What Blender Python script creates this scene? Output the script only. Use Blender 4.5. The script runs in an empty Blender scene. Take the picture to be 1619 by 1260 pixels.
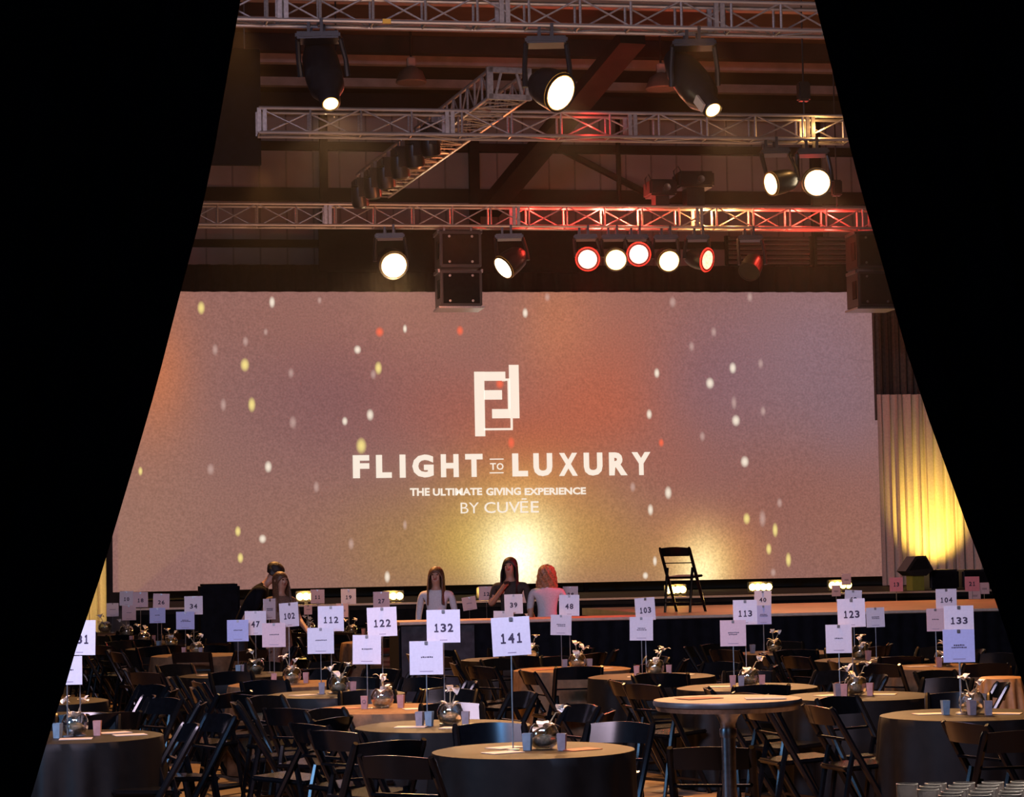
import bpy, bmesh, math, random
from mathutils import Vector, Matrix
random.seed(7)
HAZE = .0007
S = bpy.context.scene
COL = S.collection
PI = math.pi
# ------------------------------------------------------------------ camera
F = 3700.0; CXp = 809.5; CYp = 630.0; CZ = 1.75
YAW = math.radians(10); PIT = math.atan(255/3700); ROLL = math.radians(1.1)
fw = Vector((math.sin(YAW)*math.cos(PIT), math.cos(YAW)*math.cos(PIT), math.sin(PIT)))
r0 = Vector((math.cos(YAW), -math.sin(YAW), 0)); u0 = r0.cross(fw)
RT = r0*math.cos(ROLL) - u0*math.sin(ROLL); UP = u0*math.cos(ROLL) + r0*math.sin(ROLL)
CP = Vector((0, 0, CZ))
cd = bpy.data.cameras.new('camera'); cam = bpy.data.objects.new('camera', cd); COL.objects.link(cam)
M = Matrix((RT, UP, -fw)).transposed().to_4x4(); M.translation = CP
cam.matrix_world = M
cd.sensor_width = 36; cd.lens = F*36/1619; cd.clip_end = 200; cd.clip_start = .1
S.camera = cam
def ray(px, py): return fw + RT*((px-CXp)/F) + UP*((CYp-py)/F)
def P(px, py, D): return CP + ray(px, py)*D
def onZ(px, py, z):
    v = ray(px, py); return CP + v*((z-CZ)/v.z)
def onY(px, py, Y):
    v = ray(px, py); return CP + v*(Y/v.y)
# ------------------------------------------------------------------ world, exposure, large lamps
S.view_settings.view_transform = 'Standard'; S.view_settings.look = 'None'
S.view_settings.exposure = 0; S.view_settings.gamma = 1; S.view_settings.use_curve_mapping = False
w = bpy.data.worlds.new('world'); S.world = w; w.use_nodes = True
w.node_tree.nodes['Background'].inputs[0].default_value = (.10, .085, .10, 1)
w.node_tree.nodes['Background'].inputs[1].default_value = .0
def lamp(name, kind, loc, target, energy, color, **k):
    l = bpy.data.lights.new(name, kind); l.energy = energy; l.color = color
    for a, b in k.items(): setattr(l, a, b)
    o = bpy.data.objects.new(name, l); COL.objects.link(o); o.location = loc
    if target is not None:
        o.rotation_euler = (Vector(target)-Vector(loc)).to_track_quat('-Z', 'Y').to_euler()
    return o
# unseen fill lamp added on the entrance side, high up (lights card faces, chair backs)
lamp('fill_light', 'AREA', (-1.5, 7.6, 6.2), (3.5, 24, .9), 400, (.90, .70, .92), shape='RECTANGLE', size=4.0, size_y=.8, spread=math.radians(110))
lamp('blue_glint_light', 'AREA', (-6.5, 9.5, 3.2), (3, 19, .8), 130, (.25, .55, 1.0), shape='RECTANGLE', size=.9, size_y=1.6, spread=math.radians(100))  # unseen blue lamp for the glints on chair backs
lamp('blue_glint_light', 'AREA', (1.6, 7.9, 5.3), (2.5, 17, .8), 75, (.18, .48, 1.0), shape='RECTANGLE', size=.5, size_y=.8, spread=math.radians(100))  # extra blue lamp added to strengthen the chair glints
# warm down lights over the dining floor
for i, (x, y, e) in enumerate(((2.4, 14.0, 3500), (5.4, 15.5, 3500), (1.4, 21.5, 3900), (6.0, 21.0, 3500), (2.2, 30.0, 3600))):
    lamp('table_downlight', 'SPOT', (x, y+1.8, 7.2), (x, y, .75), e*1.0, (1.0, .43, .12), spot_size=math.radians(75), spot_blend=.8, shadow_soft_size=.12)
# warm wash on the thrust deck, dim amber on the roof and back wall
lamp('deck_wash', 'SPOT', (10.6, 35.5, 7.2), (10.6, 29.8, 1.05), 2400, (1.0, .38, .16), spot_size=math.radians(54), spot_blend=.8, shadow_soft_size=.15)
lamp('roof_wash', 'AREA', (7, 31, 3.0), (7.5, 40, 10), 150, (1.0, .50, .27), shape='RECTANGLE', size=8, size_y=2)
lamp('truss_wash', 'AREA', (5, 17, 4.2), (5.5, 27, 7.4), 42, (1.0, .62, .42), shape='RECTANGLE', size=6, size_y=.6, spread=math.radians(80))
lamp('people_red', 'SPOT', (9.0, 26.8, 4.6), (5.4, 27.6, 1.4), 1300, (1.0, .04, .06), spot_size=math.radians(28), spot_blend=.6)
lamp('drape_uplight', 'SPOT', (15.6, 41.5, 1.2), (15.6, 42.7, 2.35), 620, (1.0, .62, .10), spot_size=math.radians(60), spot_blend=.9, shadow_soft_size=.1)
lamp('drape_uplight', 'SPOT', (-.6, 38.5, .3), (-.5, 41.6, 1.8), 500, (1.0, .62, .10), spot_size=math.radians(60), spot_blend=.9, shadow_soft_size=.1)

lamp('curtain_fill', 'AREA', (0, -3, 3.6), (0, 6, 2.2), 30, (.35, .55, 1.0), shape='RECTANGLE', size=4, size_y=1)  # weak blue lamp added behind the camera to lift the black curtains
lamp('tumbler_fill', 'SPOT', (4.6, 10.4, 3.2), (3.1, 7.3, .95), 1500, (1.0, .86, .74), spot_size=math.radians(26), spot_blend=.6, shadow_soft_size=.1)  # spot added to brighten the tumblers
# ------------------------------------------------------------------ materials
MATS = {}
def s2l(c): return tuple((x/12.92 if x <= .04045 else ((x+.055)/1.055)**2.4) for x in c)
def mat(name, col=(.5,.5,.5), rough=.6, metal=0, spec=.5, noise=0, nscale=20, emit=None, es=0, coat=0, bump=0, sheen=0):
    if name in MATS: return MATS[name]
    m = bpy.data.materials.new(name); m.use_nodes = True; nt = m.node_tree
    b = nt.nodes['Principled BSDF']
    b.inputs['Base Color'].default_value = (*col, 1); b.inputs['Roughness'].default_value = rough
    b.inputs['Metallic'].default_value = metal; b.inputs['Specular IOR Level'].default_value = spec
    b.inputs['Coat Weight'].default_value = coat; b.inputs['Sheen Weight'].default_value = sheen
    if noise or bump:
        tc = nt.nodes.new('ShaderNodeTexCoord'); n = nt.nodes.new('ShaderNodeTexNoise'); n.inputs['Scale'].default_value = nscale
        n.inputs['Detail'].default_value = 4
        nt.links.new(tc.outputs['Object'], n.inputs['Vector'])
        if noise:
            mr = nt.nodes.new('ShaderNodeMapRange'); mr.inputs['From Min'].default_value = .3; mr.inputs['From Max'].default_value = .7
            mr.inputs['To Min'].default_value = 1-noise; mr.inputs['To Max'].default_value = 1+noise
            nt.links.new(n.outputs['Fac'], mr.inputs['Value'])
            vm = nt.nodes.new('ShaderNodeVectorMath'); vm.operation = 'SCALE'; vm.inputs[0].default_value = col
            nt.links.new(mr.outputs[0], vm.inputs['Scale']); nt.links.new(vm.outputs[0], b.inputs['Base Color'])
        if bump:
            bp = nt.nodes.new('ShaderNodeBump'); bp.inputs['Strength'].default_value = bump; bp.inputs['Distance'].default_value = .01
            nt.links.new(n.outputs['Fac'], bp.inputs['Height']); nt.links.new(bp.outputs[0], b.inputs['Normal'])
    if emit:
        b.inputs['Emission Color'].default_value = (*emit, 1); b.inputs['Emission Strength'].default_value = es
    MATS[name] = m; return m
black_plastic = mat('black resin', (.0025,.003,.004), .2, spec=.32, coat=0, noise=.2, nscale=30)
satin_black = mat('satin black metal', (.012,.012,.014), .35, metal=0, spec=.6, noise=.3, nscale=15)
matte_black = mat('black cloth', (.006,.006,.008), .95, spec=.1, noise=.3, nscale=12)
drape_black = mat('black drape velour', (.004,.0055,.009), 1, spec=.05, noise=.3, nscale=6)
deck_black = mat('black stage carpet', (.01,.009,.009), .8, spec=.2, noise=.3, nscale=8)
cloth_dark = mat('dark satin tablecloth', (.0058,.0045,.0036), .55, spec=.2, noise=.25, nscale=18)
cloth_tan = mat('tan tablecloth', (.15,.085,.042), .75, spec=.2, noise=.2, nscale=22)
cloth_gold = mat('gold satin tablecloth', (.25,.13,.045), .5, spec=.4, noise=.2, nscale=20)
alu = mat('truss aluminium', (.42,.38,.36), .4, metal=.55, noise=.2, nscale=25)
steel = mat('brushed steel', (.45,.45,.47), .3, metal=1, noise=.2, nscale=40)
rodmat = mat('satin rod', (.35,.34,.34), .35, metal=.8, noise=.1)
floor_m = mat('floor concrete', (.15,.105,.07), .5, spec=.3, noise=.35, nscale=1.6, bump=.15)
wall_m = mat('grey panel wall', (.30,.26,.24), .9, spec=.1, noise=.12, nscale=1.2)
wall_dark = mat('dark side wall', (.02,.018,.018), .95, spec=.1, noise=.3, nscale=2)
roof_m = mat('roof sheet', (.05,.04,.032), .9, spec=.1, noise=.3, nscale=1.0)
purlin_m = mat('roof purlin', (.27,.23,.20), .85, spec=.1, noise=.2, nscale=3)
beam_m = mat('dark steel beam', (.018,.013,.010), .8, spec=.2, noise=.3, nscale=3)
deck_m = mat('stage deck', (.32,.19,.12), .5, spec=.4, noise=.2, nscale=3)
lip_m = mat('stage edge trim', (.60,.48,.36), .4, spec=.5, noise=.1)
grey_skirt = mat('dark grey skirt', (.05,.05,.055), .9, spec=.1, noise=.3, nscale=10)
card_m = mat('white card', (.72,.66,.70), .7, spec=.2, noise=.04, nscale=60)
card_pink_lit = mat('pink-lit card', (.72,.52,.52), .7, spec=.2, noise=.04, nscale=60)  # white card with pink light put into its colour
card_blue_lit = mat('blue-lit card', (.50,.52,.78), .7, spec=.2, noise=.04, nscale=60)  # white card with blue light put into its colour
ink = mat('ink', (.045,.03,.06), .7, noise=.1)
ink_pale = mat('pale ink', (.28,.22,.30), .7, noise=.1)
paper = mat('programme paper', (.5,.42,.34), .6, noise=.05)
paper_red = mat('red programme', (.34,.07,.03), .6, noise=.05)
petal = mat('white petal', (.85,.80,.72), .5, spec=.3, noise=.1, nscale=40)
moss = mat('moss filling', (.26,.22,.13), .9, noise=.5, nscale=60, bump=.6)
vot_pink = mat('pink frosted glass', (.40,.20,.17), .35, noise=.15, nscale=30)
vot_grey = mat('grey frosted glass', (.22,.19,.20), .35, noise=.15, nscale=30)
vot_blue = mat('bluish frosted glass', (.16,.22,.26), .35, noise=.15, nscale=30)
candle_m = mat('candle wax', (.8,.62,.45), .5, noise=.05)
hair_dk = mat('dark hair', (.018,.010,.007), .55, noise=.5, nscale=60, bump=.4)
hair_br = mat('brown hair', (.10,.045,.02), .5, noise=.5, nscale=60, bump=.4)
hair_bl = mat('light hair', (.30,.15,.07), .5, noise=.5, nscale=60, bump=.4)
skin_m = mat('skin', (.42,.22,.14), .5, noise=.1, nscale=30)
white_knit = mat('white knit', (.60,.57,.58), .85, noise=.08, nscale=60)
dark_top = mat('dark top', (.028,.022,.018), .85, noise=.3, nscale=60)
grey_tee = mat('greyish tee', (.50,.52,.55), .85, noise=.08, nscale=60)
jeans = mat('dark trousers', (.012,.014,.022), .85, noise=.3, nscale=60)
tan_top = mat('brown top', (.16,.09,.06), .8, noise=.3, nscale=60)
eye_m = mat('eye', (.02,.015,.012), .2, noise=.1); lip_mouth = mat('lips', (.35,.09,.07), .5, noise=.1)
sheer = mat('sheer white drape', (.62,.56,.48), .8, noise=.08, nscale=30)
dark_pleat = mat('dark pleated drape', (.075,.07,.055), .85, noise=.3, nscale=20)
yellow_tape = mat('yellow tag', (.8,.45,.05), .5, noise=.05)
olive_lit_panel = mat('olive-lit panel', (.16,.17,.02), .6, noise=.1)  # olive light on the speaker stand put into its colour
louver_m = mat('grey louvre', (.25,.24,.22), .6, noise=.1)
def emis(name, col, st):
    if name in MATS: return MATS[name]
    m = bpy.data.materials.new(name); m.use_nodes = True; nt = m.node_tree
    nt.nodes.remove(nt.nodes['Principled BSDF']); e = nt.nodes.new('ShaderNodeEmission')
    # slight LED-grid variation
    tc = nt.nodes.new('ShaderNodeTexCoord'); v = nt.nodes.new('ShaderNodeTexVoronoi'); v.inputs['Scale'].default_value = 26
    mr = nt.nodes.new('ShaderNodeMapRange'); mr.inputs['From Max'].default_value = .8; mr.inputs['To Min'].default_value = st*1.15; mr.inputs['To Max'].default_value = st*.6
    nt.links.new(tc.outputs['Object'], v.inputs['Vector']); nt.links.new(v.outputs['Distance'], mr.inputs['Value']); nt.links.new(mr.outputs[0], e.inputs[1])
    e.inputs[0].default_value = (*col, 1); nt.links.new(e.outputs[0], nt.nodes['Material Output'].inputs[0])
    MATS[name] = m; return m
lens_warm = emis('warm lens', (1, .62, .25), 14)
lens_hot = emis('hot white lens', (1, .80, .50), 22)
lens_red = emis('red lens', (1, .10, .06), 14)
lens_redhot = emis('red hot lens', (1, .32, .22), 14)
led_yel = emis('yellow led bar', (1, .62, .14), 16)
red_glint = emis('small red glint', (1, .03, .03), 5)
halo_red = emis('red lens halo', (1, .035, .02), 2.4)  # glow halo around lit lenses, given as an emissive ring
halo_amber = emis('amber lens halo', (1, .42, .06), 1.7)
pin_white = emis('pin light', (1, .8, .6), 3)
def glass_mat():
    m = bpy.data.materials.new('clear glass'); m.use_nodes = True; nt = m.node_tree
    nt.nodes.remove(nt.nodes['Principled BSDF'])
    t = nt.nodes.new('ShaderNodeBsdfTransparent'); g = nt.nodes.new('ShaderNodeBsdfGlossy'); g.inputs['Roughness'].default_value = .06
    lw = nt.nodes.new('ShaderNodeLayerWeight'); lw.inputs['Blend'].default_value = .45
    mr = nt.nodes.new('ShaderNodeMapRange'); mr.inputs['To Min'].default_value = .14; mr.inputs['To Max'].default_value = .85
    mx = nt.nodes.new('ShaderNodeMixShader'); nt.links.new(lw.outputs['Facing'], mr.inputs['Value']); nt.links.new(mr.outputs[0], mx.inputs[0])
    nt.links.new(t.outputs[0], mx.inputs[1]); nt.links.new(g.outputs[0], mx.inputs[2]); nt.links.new(mx.outputs[0], nt.nodes['Material Output'].inputs[0])
    t.inputs[0].default_value = (.92, .93, .93, 1); g.inputs[0].default_value = (.95, .95, .95, 1)
    return m
glass = glass_mat()
def frost_mat():
    m = bpy.data.materials.new('bar glass'); m.use_nodes = True; nt = m.node_tree; b = nt.nodes['Principled BSDF']
    b.inputs['Base Color'].default_value = (.55,.53,.54,1); b.inputs['Roughness'].default_value = .12; b.inputs['Specular IOR Level'].default_value = .8
    t = nt.nodes.new('ShaderNodeBsdfTransparent'); mx = nt.nodes.new('ShaderNodeMixShader'); lw = nt.nodes.new('ShaderNodeLayerWeight'); lw.inputs['Blend'].default_value = .4
    mr = nt.nodes.new('ShaderNodeMapRange'); mr.inputs['To Min'].default_value = .22; mr.inputs['To Max'].default_value = .8
    nt.links.new(lw.outputs['Facing'], mr.inputs['Value']); nt.links.new(mr.outputs[0], mx.inputs[0]); nt.links.new(t.outputs[0], mx.inputs[1]); nt.links.new(b.outputs[0], mx.inputs[2]); nt.links.new(mx.outputs[0], nt.nodes['Material Output'].inputs[0])
    return m
bar_glass = frost_mat()

# ------------------------------------------------------------------ mesh helpers
class MB:
    def __init__(s): s.bm = bmesh.new()
    def box(s, c, sz, R=None, bev=0):
        r = bmesh.ops.create_cube(s.bm, size=1)['verts']
        bmesh.ops.scale(s.bm, vec=sz, verts=r)
        if bev:
            es = list({e for v in r for e in v.link_edges})
            g = bmesh.ops.bevel(s.bm, geom=es, offset=bev, segments=2, affect='EDGES', clamp_overlap=True)
            r = list({v for f in g['faces'] for v in f.verts} | {v for v in r if v.is_valid})
            r = list({v for v in s._island(r[0])})
        if R is not None: bmesh.ops.rotate(s.bm, cent=(0,0,0), matrix=R, verts=r)
        bmesh.ops.translate(s.bm, vec=Vector(c), verts=r); return s
    def _island(s, v0):
        seen = {v0}; st = [v0]
        while st:
            v = st.pop()
            for e in v.link_edges:
                o = e.other_vert(v)
                if o not in seen: seen.add(o); st.append(o)
        return seen
    def bar(s, a, b, wx, wy=None, up=(0,0,1)):
        a = Vector(a); b = Vector(b); d = b-a; L = d.length; wy = wy or wx
        z = d.normalized(); u = Vector(up)
        if abs(z.dot(u)) > .98: u = Vector((0,1,0))
        x = u.cross(z).normalized(); y = z.cross(x)
        R = Matrix((x, y, z)).transposed()
        return s.box((a+b)/2, (wx, wy, L), R)
    def tube(s, pts, r, n=8, caps=True):
        pts = [Vector(p) for p in pts]; rings = []
        rr = r if isinstance(r, (list, tuple)) else [r]*len(pts)
        pu = None
        for i, p in enumerate(pts):
            d = (pts[min(i+1, len(pts)-1)]-pts[max(i-1, 0)]).normalized()
            if pu is None:
                pu = Vector((0,0,1)) if abs(d.z) < .9 else Vector((1,0,0))
            x = pu.cross(d).normalized(); y = d.cross(x).normalized(); pu = y
            rings.append([s.bm.verts.new(p+(x*math.cos(2*PI*k/n)+y*math.sin(2*PI*k/n))*rr[i]) for k in range(n)])
        for a, b in zip(rings, rings[1:]):
            for k in range(n): s.bm.faces.new((a[k], a[(k+1)%n], b[(k+1)%n], b[k]))
        if caps:
            s.bm.faces.new(rings[0][::-1]); s.bm.faces.new(rings[-1])
        return s
    def lathe(s, prof, c=(0,0,0), axis=None, n=20, sx=1):
        # prof: list of (radius, height) ; axis optional direction for +z
        c = Vector(c); R = Vector(axis).to_track_quat('Z', 'Y').to_matrix() if axis is not None else Matrix.Identity(3)
        rings = []
        for (r, h) in prof:
            if r < 1e-5: rings.append([s.bm.verts.new(c+R@Vector((0,0,h)))])
            else: rings.append([s.bm.verts.new(c+R@Vector((r*sx*math.cos(2*PI*k/n), r*math.sin(2*PI*k/n), h))) for k in range(n)])
        for a, b in zip(rings, rings[1:]):
            if len(a) == 1 and len(b) == 1: continue
            for k in range(n):
                k2 = (k+1) % n
                if len(a) == 1: s.bm.faces.new((a[0], b[k2], b[k]))
                elif len(b) == 1: s.bm.faces.new((a[k], a[k2], b[0]))
                else: s.bm.faces.new((a[k], a[k2], b[k2], b[k]))
        return s
    def grid(s, fn, nu, nv, closed=False):
        vs = [[s.bm.verts.new(fn(i/nu, j/nv)) for i in range(nu+(0 if closed else 1))] for j in range(nv+1)]
        W = len(vs[0])
        for j in range(nv):
            for i in range(nu):
                s.bm.faces.new((vs[j][i], vs[j][(i+1)%W], vs[j+1][(i+1)%W], vs[j+1][i]))
        return s
    def blob(s, c, r, seed=0, jit=.12, sub=2):
        rr = random.Random(seed)
        v = bmesh.ops.create_icosphere(s.bm, subdivisions=sub, radius=1)['verts']
        r = Vector(r) if not isinstance(r, (int, float)) else Vector((r, r, r))
        for q in v:
            k = 1+rr.uniform(-jit, jit); q.co = Vector((q.co.x*r.x*k, q.co.y*r.y*k, q.co.z*r.z*k))+Vector(c)
        return s
    def mesh(s, name, m, smooth=True):
        bmesh.ops.recalc_face_normals(s.bm, faces=s.bm.faces)
        me = bpy.data.meshes.new(name); s.bm.to_mesh(me); s.bm.free()
        if m is not None: me.materials.append(m)
        if smooth:
            for p in me.polygons: p.use_smooth = True
            try: me.set_sharp_from_angle(angle=math.radians(38))
            except Exception: pass
        return me
    def obj(s, name, m, parent=None, loc=(0,0,0), smooth=True):
        return link(name, s.mesh(name, m, smooth), parent, loc)
def link(name, me, parent=None, loc=(0,0,0), rot=None):
    o = bpy.data.objects.new(name, me); COL.objects.link(o); o.location = loc
    if rot is not None: o.rotation_euler = rot
    if parent: o.parent = parent
    return o
def tag(o, label=None, cat=None, group=None, kind=None):
    if label: o['label'] = label
    if cat: o['category'] = cat
    if group: o['group'] = group
    if kind: o['kind'] = kind
    return o
def thing(name, label, cat, loc=(0,0,0), rz=0, group=None):
    o = bpy.data.objects.new(name, None); COL.objects.link(o); o.location = loc; o.rotation_euler = (0,0,rz); o.empty_display_size = .1
    return tag(o, label, cat, group)
def struct(name, mb, m, smooth=False, parent=None):
    o = mb.obj(name, m, parent, smooth=smooth)
    o['kind'] = 'structure'; return o
_deps = None
def text_mesh(body, bold=0.0, ex=.002):
    c = bpy.data.curves.new('lettering', 'FONT'); c.body = body; c.offset = bold; c.extrude = ex; c.size = 1; c.resolution_u = 3
    o = bpy.data.objects.new('lettering', c); COL.objects.link(o)
    me = bpy.data.meshes.new_from_object(o.evaluated_get(bpy.context.evaluated_depsgraph_get()))
    bpy.data.objects.remove(o); bpy.data.curves.remove(c)
    return me
def fit_text(body, bold, x0, x1, z0, z1, depth=.004):
    """text in the XZ plane facing -Y, filling the box x0..x1, z0..z1 exactly"""
    me = text_mesh(body, bold).copy()
    xs = [v.co.x for v in me.vertices]; ys = [v.co.y for v in me.vertices]
    ax, bx, ay, by = min(xs), max(xs), min(ys), max(ys)
    for v in me.vertices:
        v.co = Vector((x0+(v.co.x-ax)/(bx-ax)*(x1-x0), -depth if v.co.z > 0 else 0, z0+(v.co.y-ay)/(by-ay)*(z1-z0)))
    return me

# ------------------------------------------------------------------ setting
X0, X1, YF, YB, ZC = -9, 24, -4, 46, 10.8
struct('floor', MB().box(((X0+X1)/2, (YF+YB)/2, -.05), (X1-X0, YB-YF, .1)), floor_m)
struct('wall_back', MB().box(((X0+X1)/2, YB+.1, ZC/2), (X1-X0, .2, ZC)), wall_m)
struct('wall_left', MB().box((X0-.1, (YF+YB)/2, ZC/2), (.2, YB-YF+.4, ZC)), wall_dark)
struct('wall_right', MB().box((X1+.1, (YF+YB)/2, ZC/2), (.2, YB-YF+.4, ZC)), wall_dark)
struct('wall_front', MB().box(((X0+X1)/2, YF-.1, ZC/2), (X1-X0, .2, ZC)), wall_dark)
ceil = struct('ceiling', MB().box(((X0+X1)/2, (YF+YB)/2, ZC+.1), (X1-X0+.4, YB-YF+.4, .2)), roof_m)
# purlins along x under the roof (pale) : rows seen between the trusses
for y, m, h in ((44.6, beam_m, .35), (43.2, purlin_m, .16), (41.2, purlin_m, .16), (39.6, beam_m, .3), (38.4, purlin_m, .16), (36.6, purlin_m, .16), (34.0, beam_m, .3), (30, purlin_m, .16), (25, purlin_m, .16), (20, beam_m, .3)):
    o = MB().box((7.5, y, ZC-h/2), (32.9, .18, h)).obj('roof_purlin', m, ceil, smooth=False); 
# back wall girts, columns, brace, pipe
wb = bpy.data.objects['wall_back']
def girt(y0, y1, xa=-60, xb=1700):
    a = onY(800, y0, 45.9).z; b = onY(800, y1, 45.9).z
    MB().box((7.5, 45.92, (a+b)/2), (32.9, .16, a-b)).obj('wall_girt', beam_m, wb, smooth=False)
girt(228, 241); girt(300, 320); girt(381, 392)
for px, wd in ((512, .16), (750, .2), (1290, .2)):
    q = onY(px, 300, 45.8)
    MB().box((q.x, 45.8, ZC/2+1.2), (wd, .16, ZC-2.4)).obj('wall_column', beam_m, wb, smooth=False)
a = onY(845, 215, 45.7); b = onY(1035, 312, 45.7)
MB().bar(a, b, .16, .1).obj('wall_brace', beam_m, wb, smooth=False)
a = onY(976, 180, 45.65); b = onY(979, 320, 45.65)
MB().tube([a, b], .05).obj('drain_pipe', beam_m, wb)
# corrugation lines
mb = MB()
for i in range(60):
    mb.box((-8+i*.53, 45.99, 8), (.03, .03, 5.5))
tag(mb.obj('wall_rib', mat('wall rib', (.2,.17,.155), .9, spec=.1, noise=.1), wb, smooth=False), kind='stuff')
# big dark rafter frame crossing behind truss 2
a = P(1000, 60, 38); b = P(770, 335, 44.5)
MB().bar(a, b, .45, .2).obj('rafter', beam_m, ceil, smooth=False)
# roof lamp hanging unlit
for (px, py) in ((650, 118), (1045, 128)):
    q = P(px, py, 40)
    t = thing('bay_light', 'unlit round high bay light in the roof, %s of the two' % ('left' if px < 800 else 'right'), 'light', (q.x, q.y, ZC))
    L = ZC-q.z
    MB().tube([(0,0,0), (0,0,-L+.25)], .02).obj('cord', beam_m, t)
    MB().box((0,0,-L+.2), (.14,.14,.2), bev=.02).obj('ballast', purlin_m, t)
    MB().lathe([(.06,.1),(.2,0),(.27,-.18),(.25,-.2),(0,-.19)], (0,0,-L+.05), n=18).obj('shade', mat('bay shade', (.12,.1,.08), .5, noise=.1), t)

# louvre panel on the wall, right
for k, (pa, pb) in enumerate(((1150, 1285), (1290, 1345))):
    a = onY(pa, 372, 45.6); b = onY(pb, 418, 45.6)
    t = thing('louvre_vent', 'grey louvred vent high on the back wall, %s one' % ('wide left' if k == 0 else 'narrow right'), 'vent', (a.x, 45.7, b.z))
    W = b.x-a.x; H = a.z-b.z
    MB().box((W/2, .1, H/2), (W, .02, H)).obj('backing', beam_m, t, smooth=False)
    sl = MB().box((0, 0, 0), (W-.08, .09, .035), Matrix.Rotation(math.radians(35), 3, 'X')).mesh('slat', louver_m, False)
    for i in range(6): link('slat', sl, t, (W/2, 0, .05+i*(H-.1)/5))
    for x in (0, W): MB().box((x, 0, H/2), (.05, .12, H)).obj('frame', beam_m, t, smooth=False)

# ------------------------------------------------------------------ screen
SY = 43.3; sx0, sx1, sz0, sz1 = .2, 14.83, 1.30, 6.80
def sp(px, py):
    q = onY(px, py, SY); return q.x, q.z
scr = thing('projection_screen', 'huge pale projection screen glowing mauve and orange behind the stage', 'screen', (0, SY, 0))
NX, NZ = 110, 44
me_v = []; cols = []
def topx(x, z):
    v = Vector((x, SY, z))-CP; D = v.dot(fw); return CXp+F*v.dot(RT)/D, CYp-F*v.dot(UP)/D
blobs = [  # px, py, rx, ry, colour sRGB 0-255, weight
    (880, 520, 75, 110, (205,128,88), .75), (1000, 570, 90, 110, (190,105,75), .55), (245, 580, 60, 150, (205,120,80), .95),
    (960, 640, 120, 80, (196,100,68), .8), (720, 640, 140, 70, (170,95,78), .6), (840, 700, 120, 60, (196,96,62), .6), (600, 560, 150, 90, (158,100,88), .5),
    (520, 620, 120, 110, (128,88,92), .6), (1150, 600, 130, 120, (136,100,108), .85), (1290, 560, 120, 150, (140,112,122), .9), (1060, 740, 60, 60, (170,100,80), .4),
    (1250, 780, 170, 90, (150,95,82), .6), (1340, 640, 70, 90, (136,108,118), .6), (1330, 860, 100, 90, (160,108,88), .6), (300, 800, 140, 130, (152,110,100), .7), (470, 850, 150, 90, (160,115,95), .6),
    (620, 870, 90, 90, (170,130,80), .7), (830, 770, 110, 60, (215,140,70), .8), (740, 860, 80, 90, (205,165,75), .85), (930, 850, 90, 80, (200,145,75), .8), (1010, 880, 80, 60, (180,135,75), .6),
    (1170, 880, 50, 70, (190,115,75), .6), (1080, 840, 60, 50, (190,120,80), .5), (825, 855, 75, 70, (262,225,130), .9), (818, 885, 52, 70, (330,330,280), .95), (1112, 895, 62, 62, (250,195,105), .9), (1108, 915, 36, 62, (310,285,215), .9),  # brightest ones are uplight pools painted into the screen's emission
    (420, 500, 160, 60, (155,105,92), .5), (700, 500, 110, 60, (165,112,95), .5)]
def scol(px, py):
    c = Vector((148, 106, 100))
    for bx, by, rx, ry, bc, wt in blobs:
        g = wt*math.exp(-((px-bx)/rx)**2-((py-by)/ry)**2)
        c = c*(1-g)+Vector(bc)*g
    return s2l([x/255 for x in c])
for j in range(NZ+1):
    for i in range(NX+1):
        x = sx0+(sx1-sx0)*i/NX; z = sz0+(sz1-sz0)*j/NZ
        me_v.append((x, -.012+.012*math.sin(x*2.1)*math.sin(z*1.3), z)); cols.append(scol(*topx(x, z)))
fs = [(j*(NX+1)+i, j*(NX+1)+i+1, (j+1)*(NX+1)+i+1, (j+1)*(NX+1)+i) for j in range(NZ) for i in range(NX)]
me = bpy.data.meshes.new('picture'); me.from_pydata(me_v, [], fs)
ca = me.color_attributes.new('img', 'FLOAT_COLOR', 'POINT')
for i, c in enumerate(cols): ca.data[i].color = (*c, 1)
m = bpy.data.materials.new('projected picture'); m.use_nodes = True; nt = m.node_tree; b = nt.nodes['Principled BSDF']  # emission holds the picture plus the painted uplight pools
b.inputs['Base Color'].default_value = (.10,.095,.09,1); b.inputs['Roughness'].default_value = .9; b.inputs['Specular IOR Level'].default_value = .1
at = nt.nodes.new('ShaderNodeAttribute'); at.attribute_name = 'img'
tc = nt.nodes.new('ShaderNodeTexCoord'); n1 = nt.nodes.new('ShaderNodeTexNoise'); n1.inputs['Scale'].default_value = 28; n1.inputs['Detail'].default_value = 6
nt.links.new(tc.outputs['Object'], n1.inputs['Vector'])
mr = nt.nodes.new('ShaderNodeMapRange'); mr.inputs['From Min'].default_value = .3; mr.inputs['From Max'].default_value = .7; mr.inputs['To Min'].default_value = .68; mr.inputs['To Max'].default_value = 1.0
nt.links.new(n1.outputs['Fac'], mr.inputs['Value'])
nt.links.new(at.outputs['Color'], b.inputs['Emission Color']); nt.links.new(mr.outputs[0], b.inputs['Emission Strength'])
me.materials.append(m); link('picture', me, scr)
MB().box(((sx0+sx1)/2, .08, (sz0+sz1)/2), (sx1-sx0-.02, .06, sz1-sz0-.02)).obj('screen_frame', matte_black, scr, smooth=False)
for x in (2, 5.5, 9, 12.5): MB().box((x, .1, 1.22), (.08, .08, .2)).obj('support', matte_black, scr, smooth=False)
txt = bpy.data.materials.new('projected lettering'); txt.use_nodes = True
txt.node_tree.nodes['Principled BSDF'].inputs['Base Color'].default_value = (.4,.4,.38,1)
txt.node_tree.nodes['Principled BSDF'].inputs['Emission Color'].default_value = (1,.93,.78,1); txt.node_tree.nodes['Principled BSDF'].inputs['Emission Strength'].default_value = .82
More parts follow.
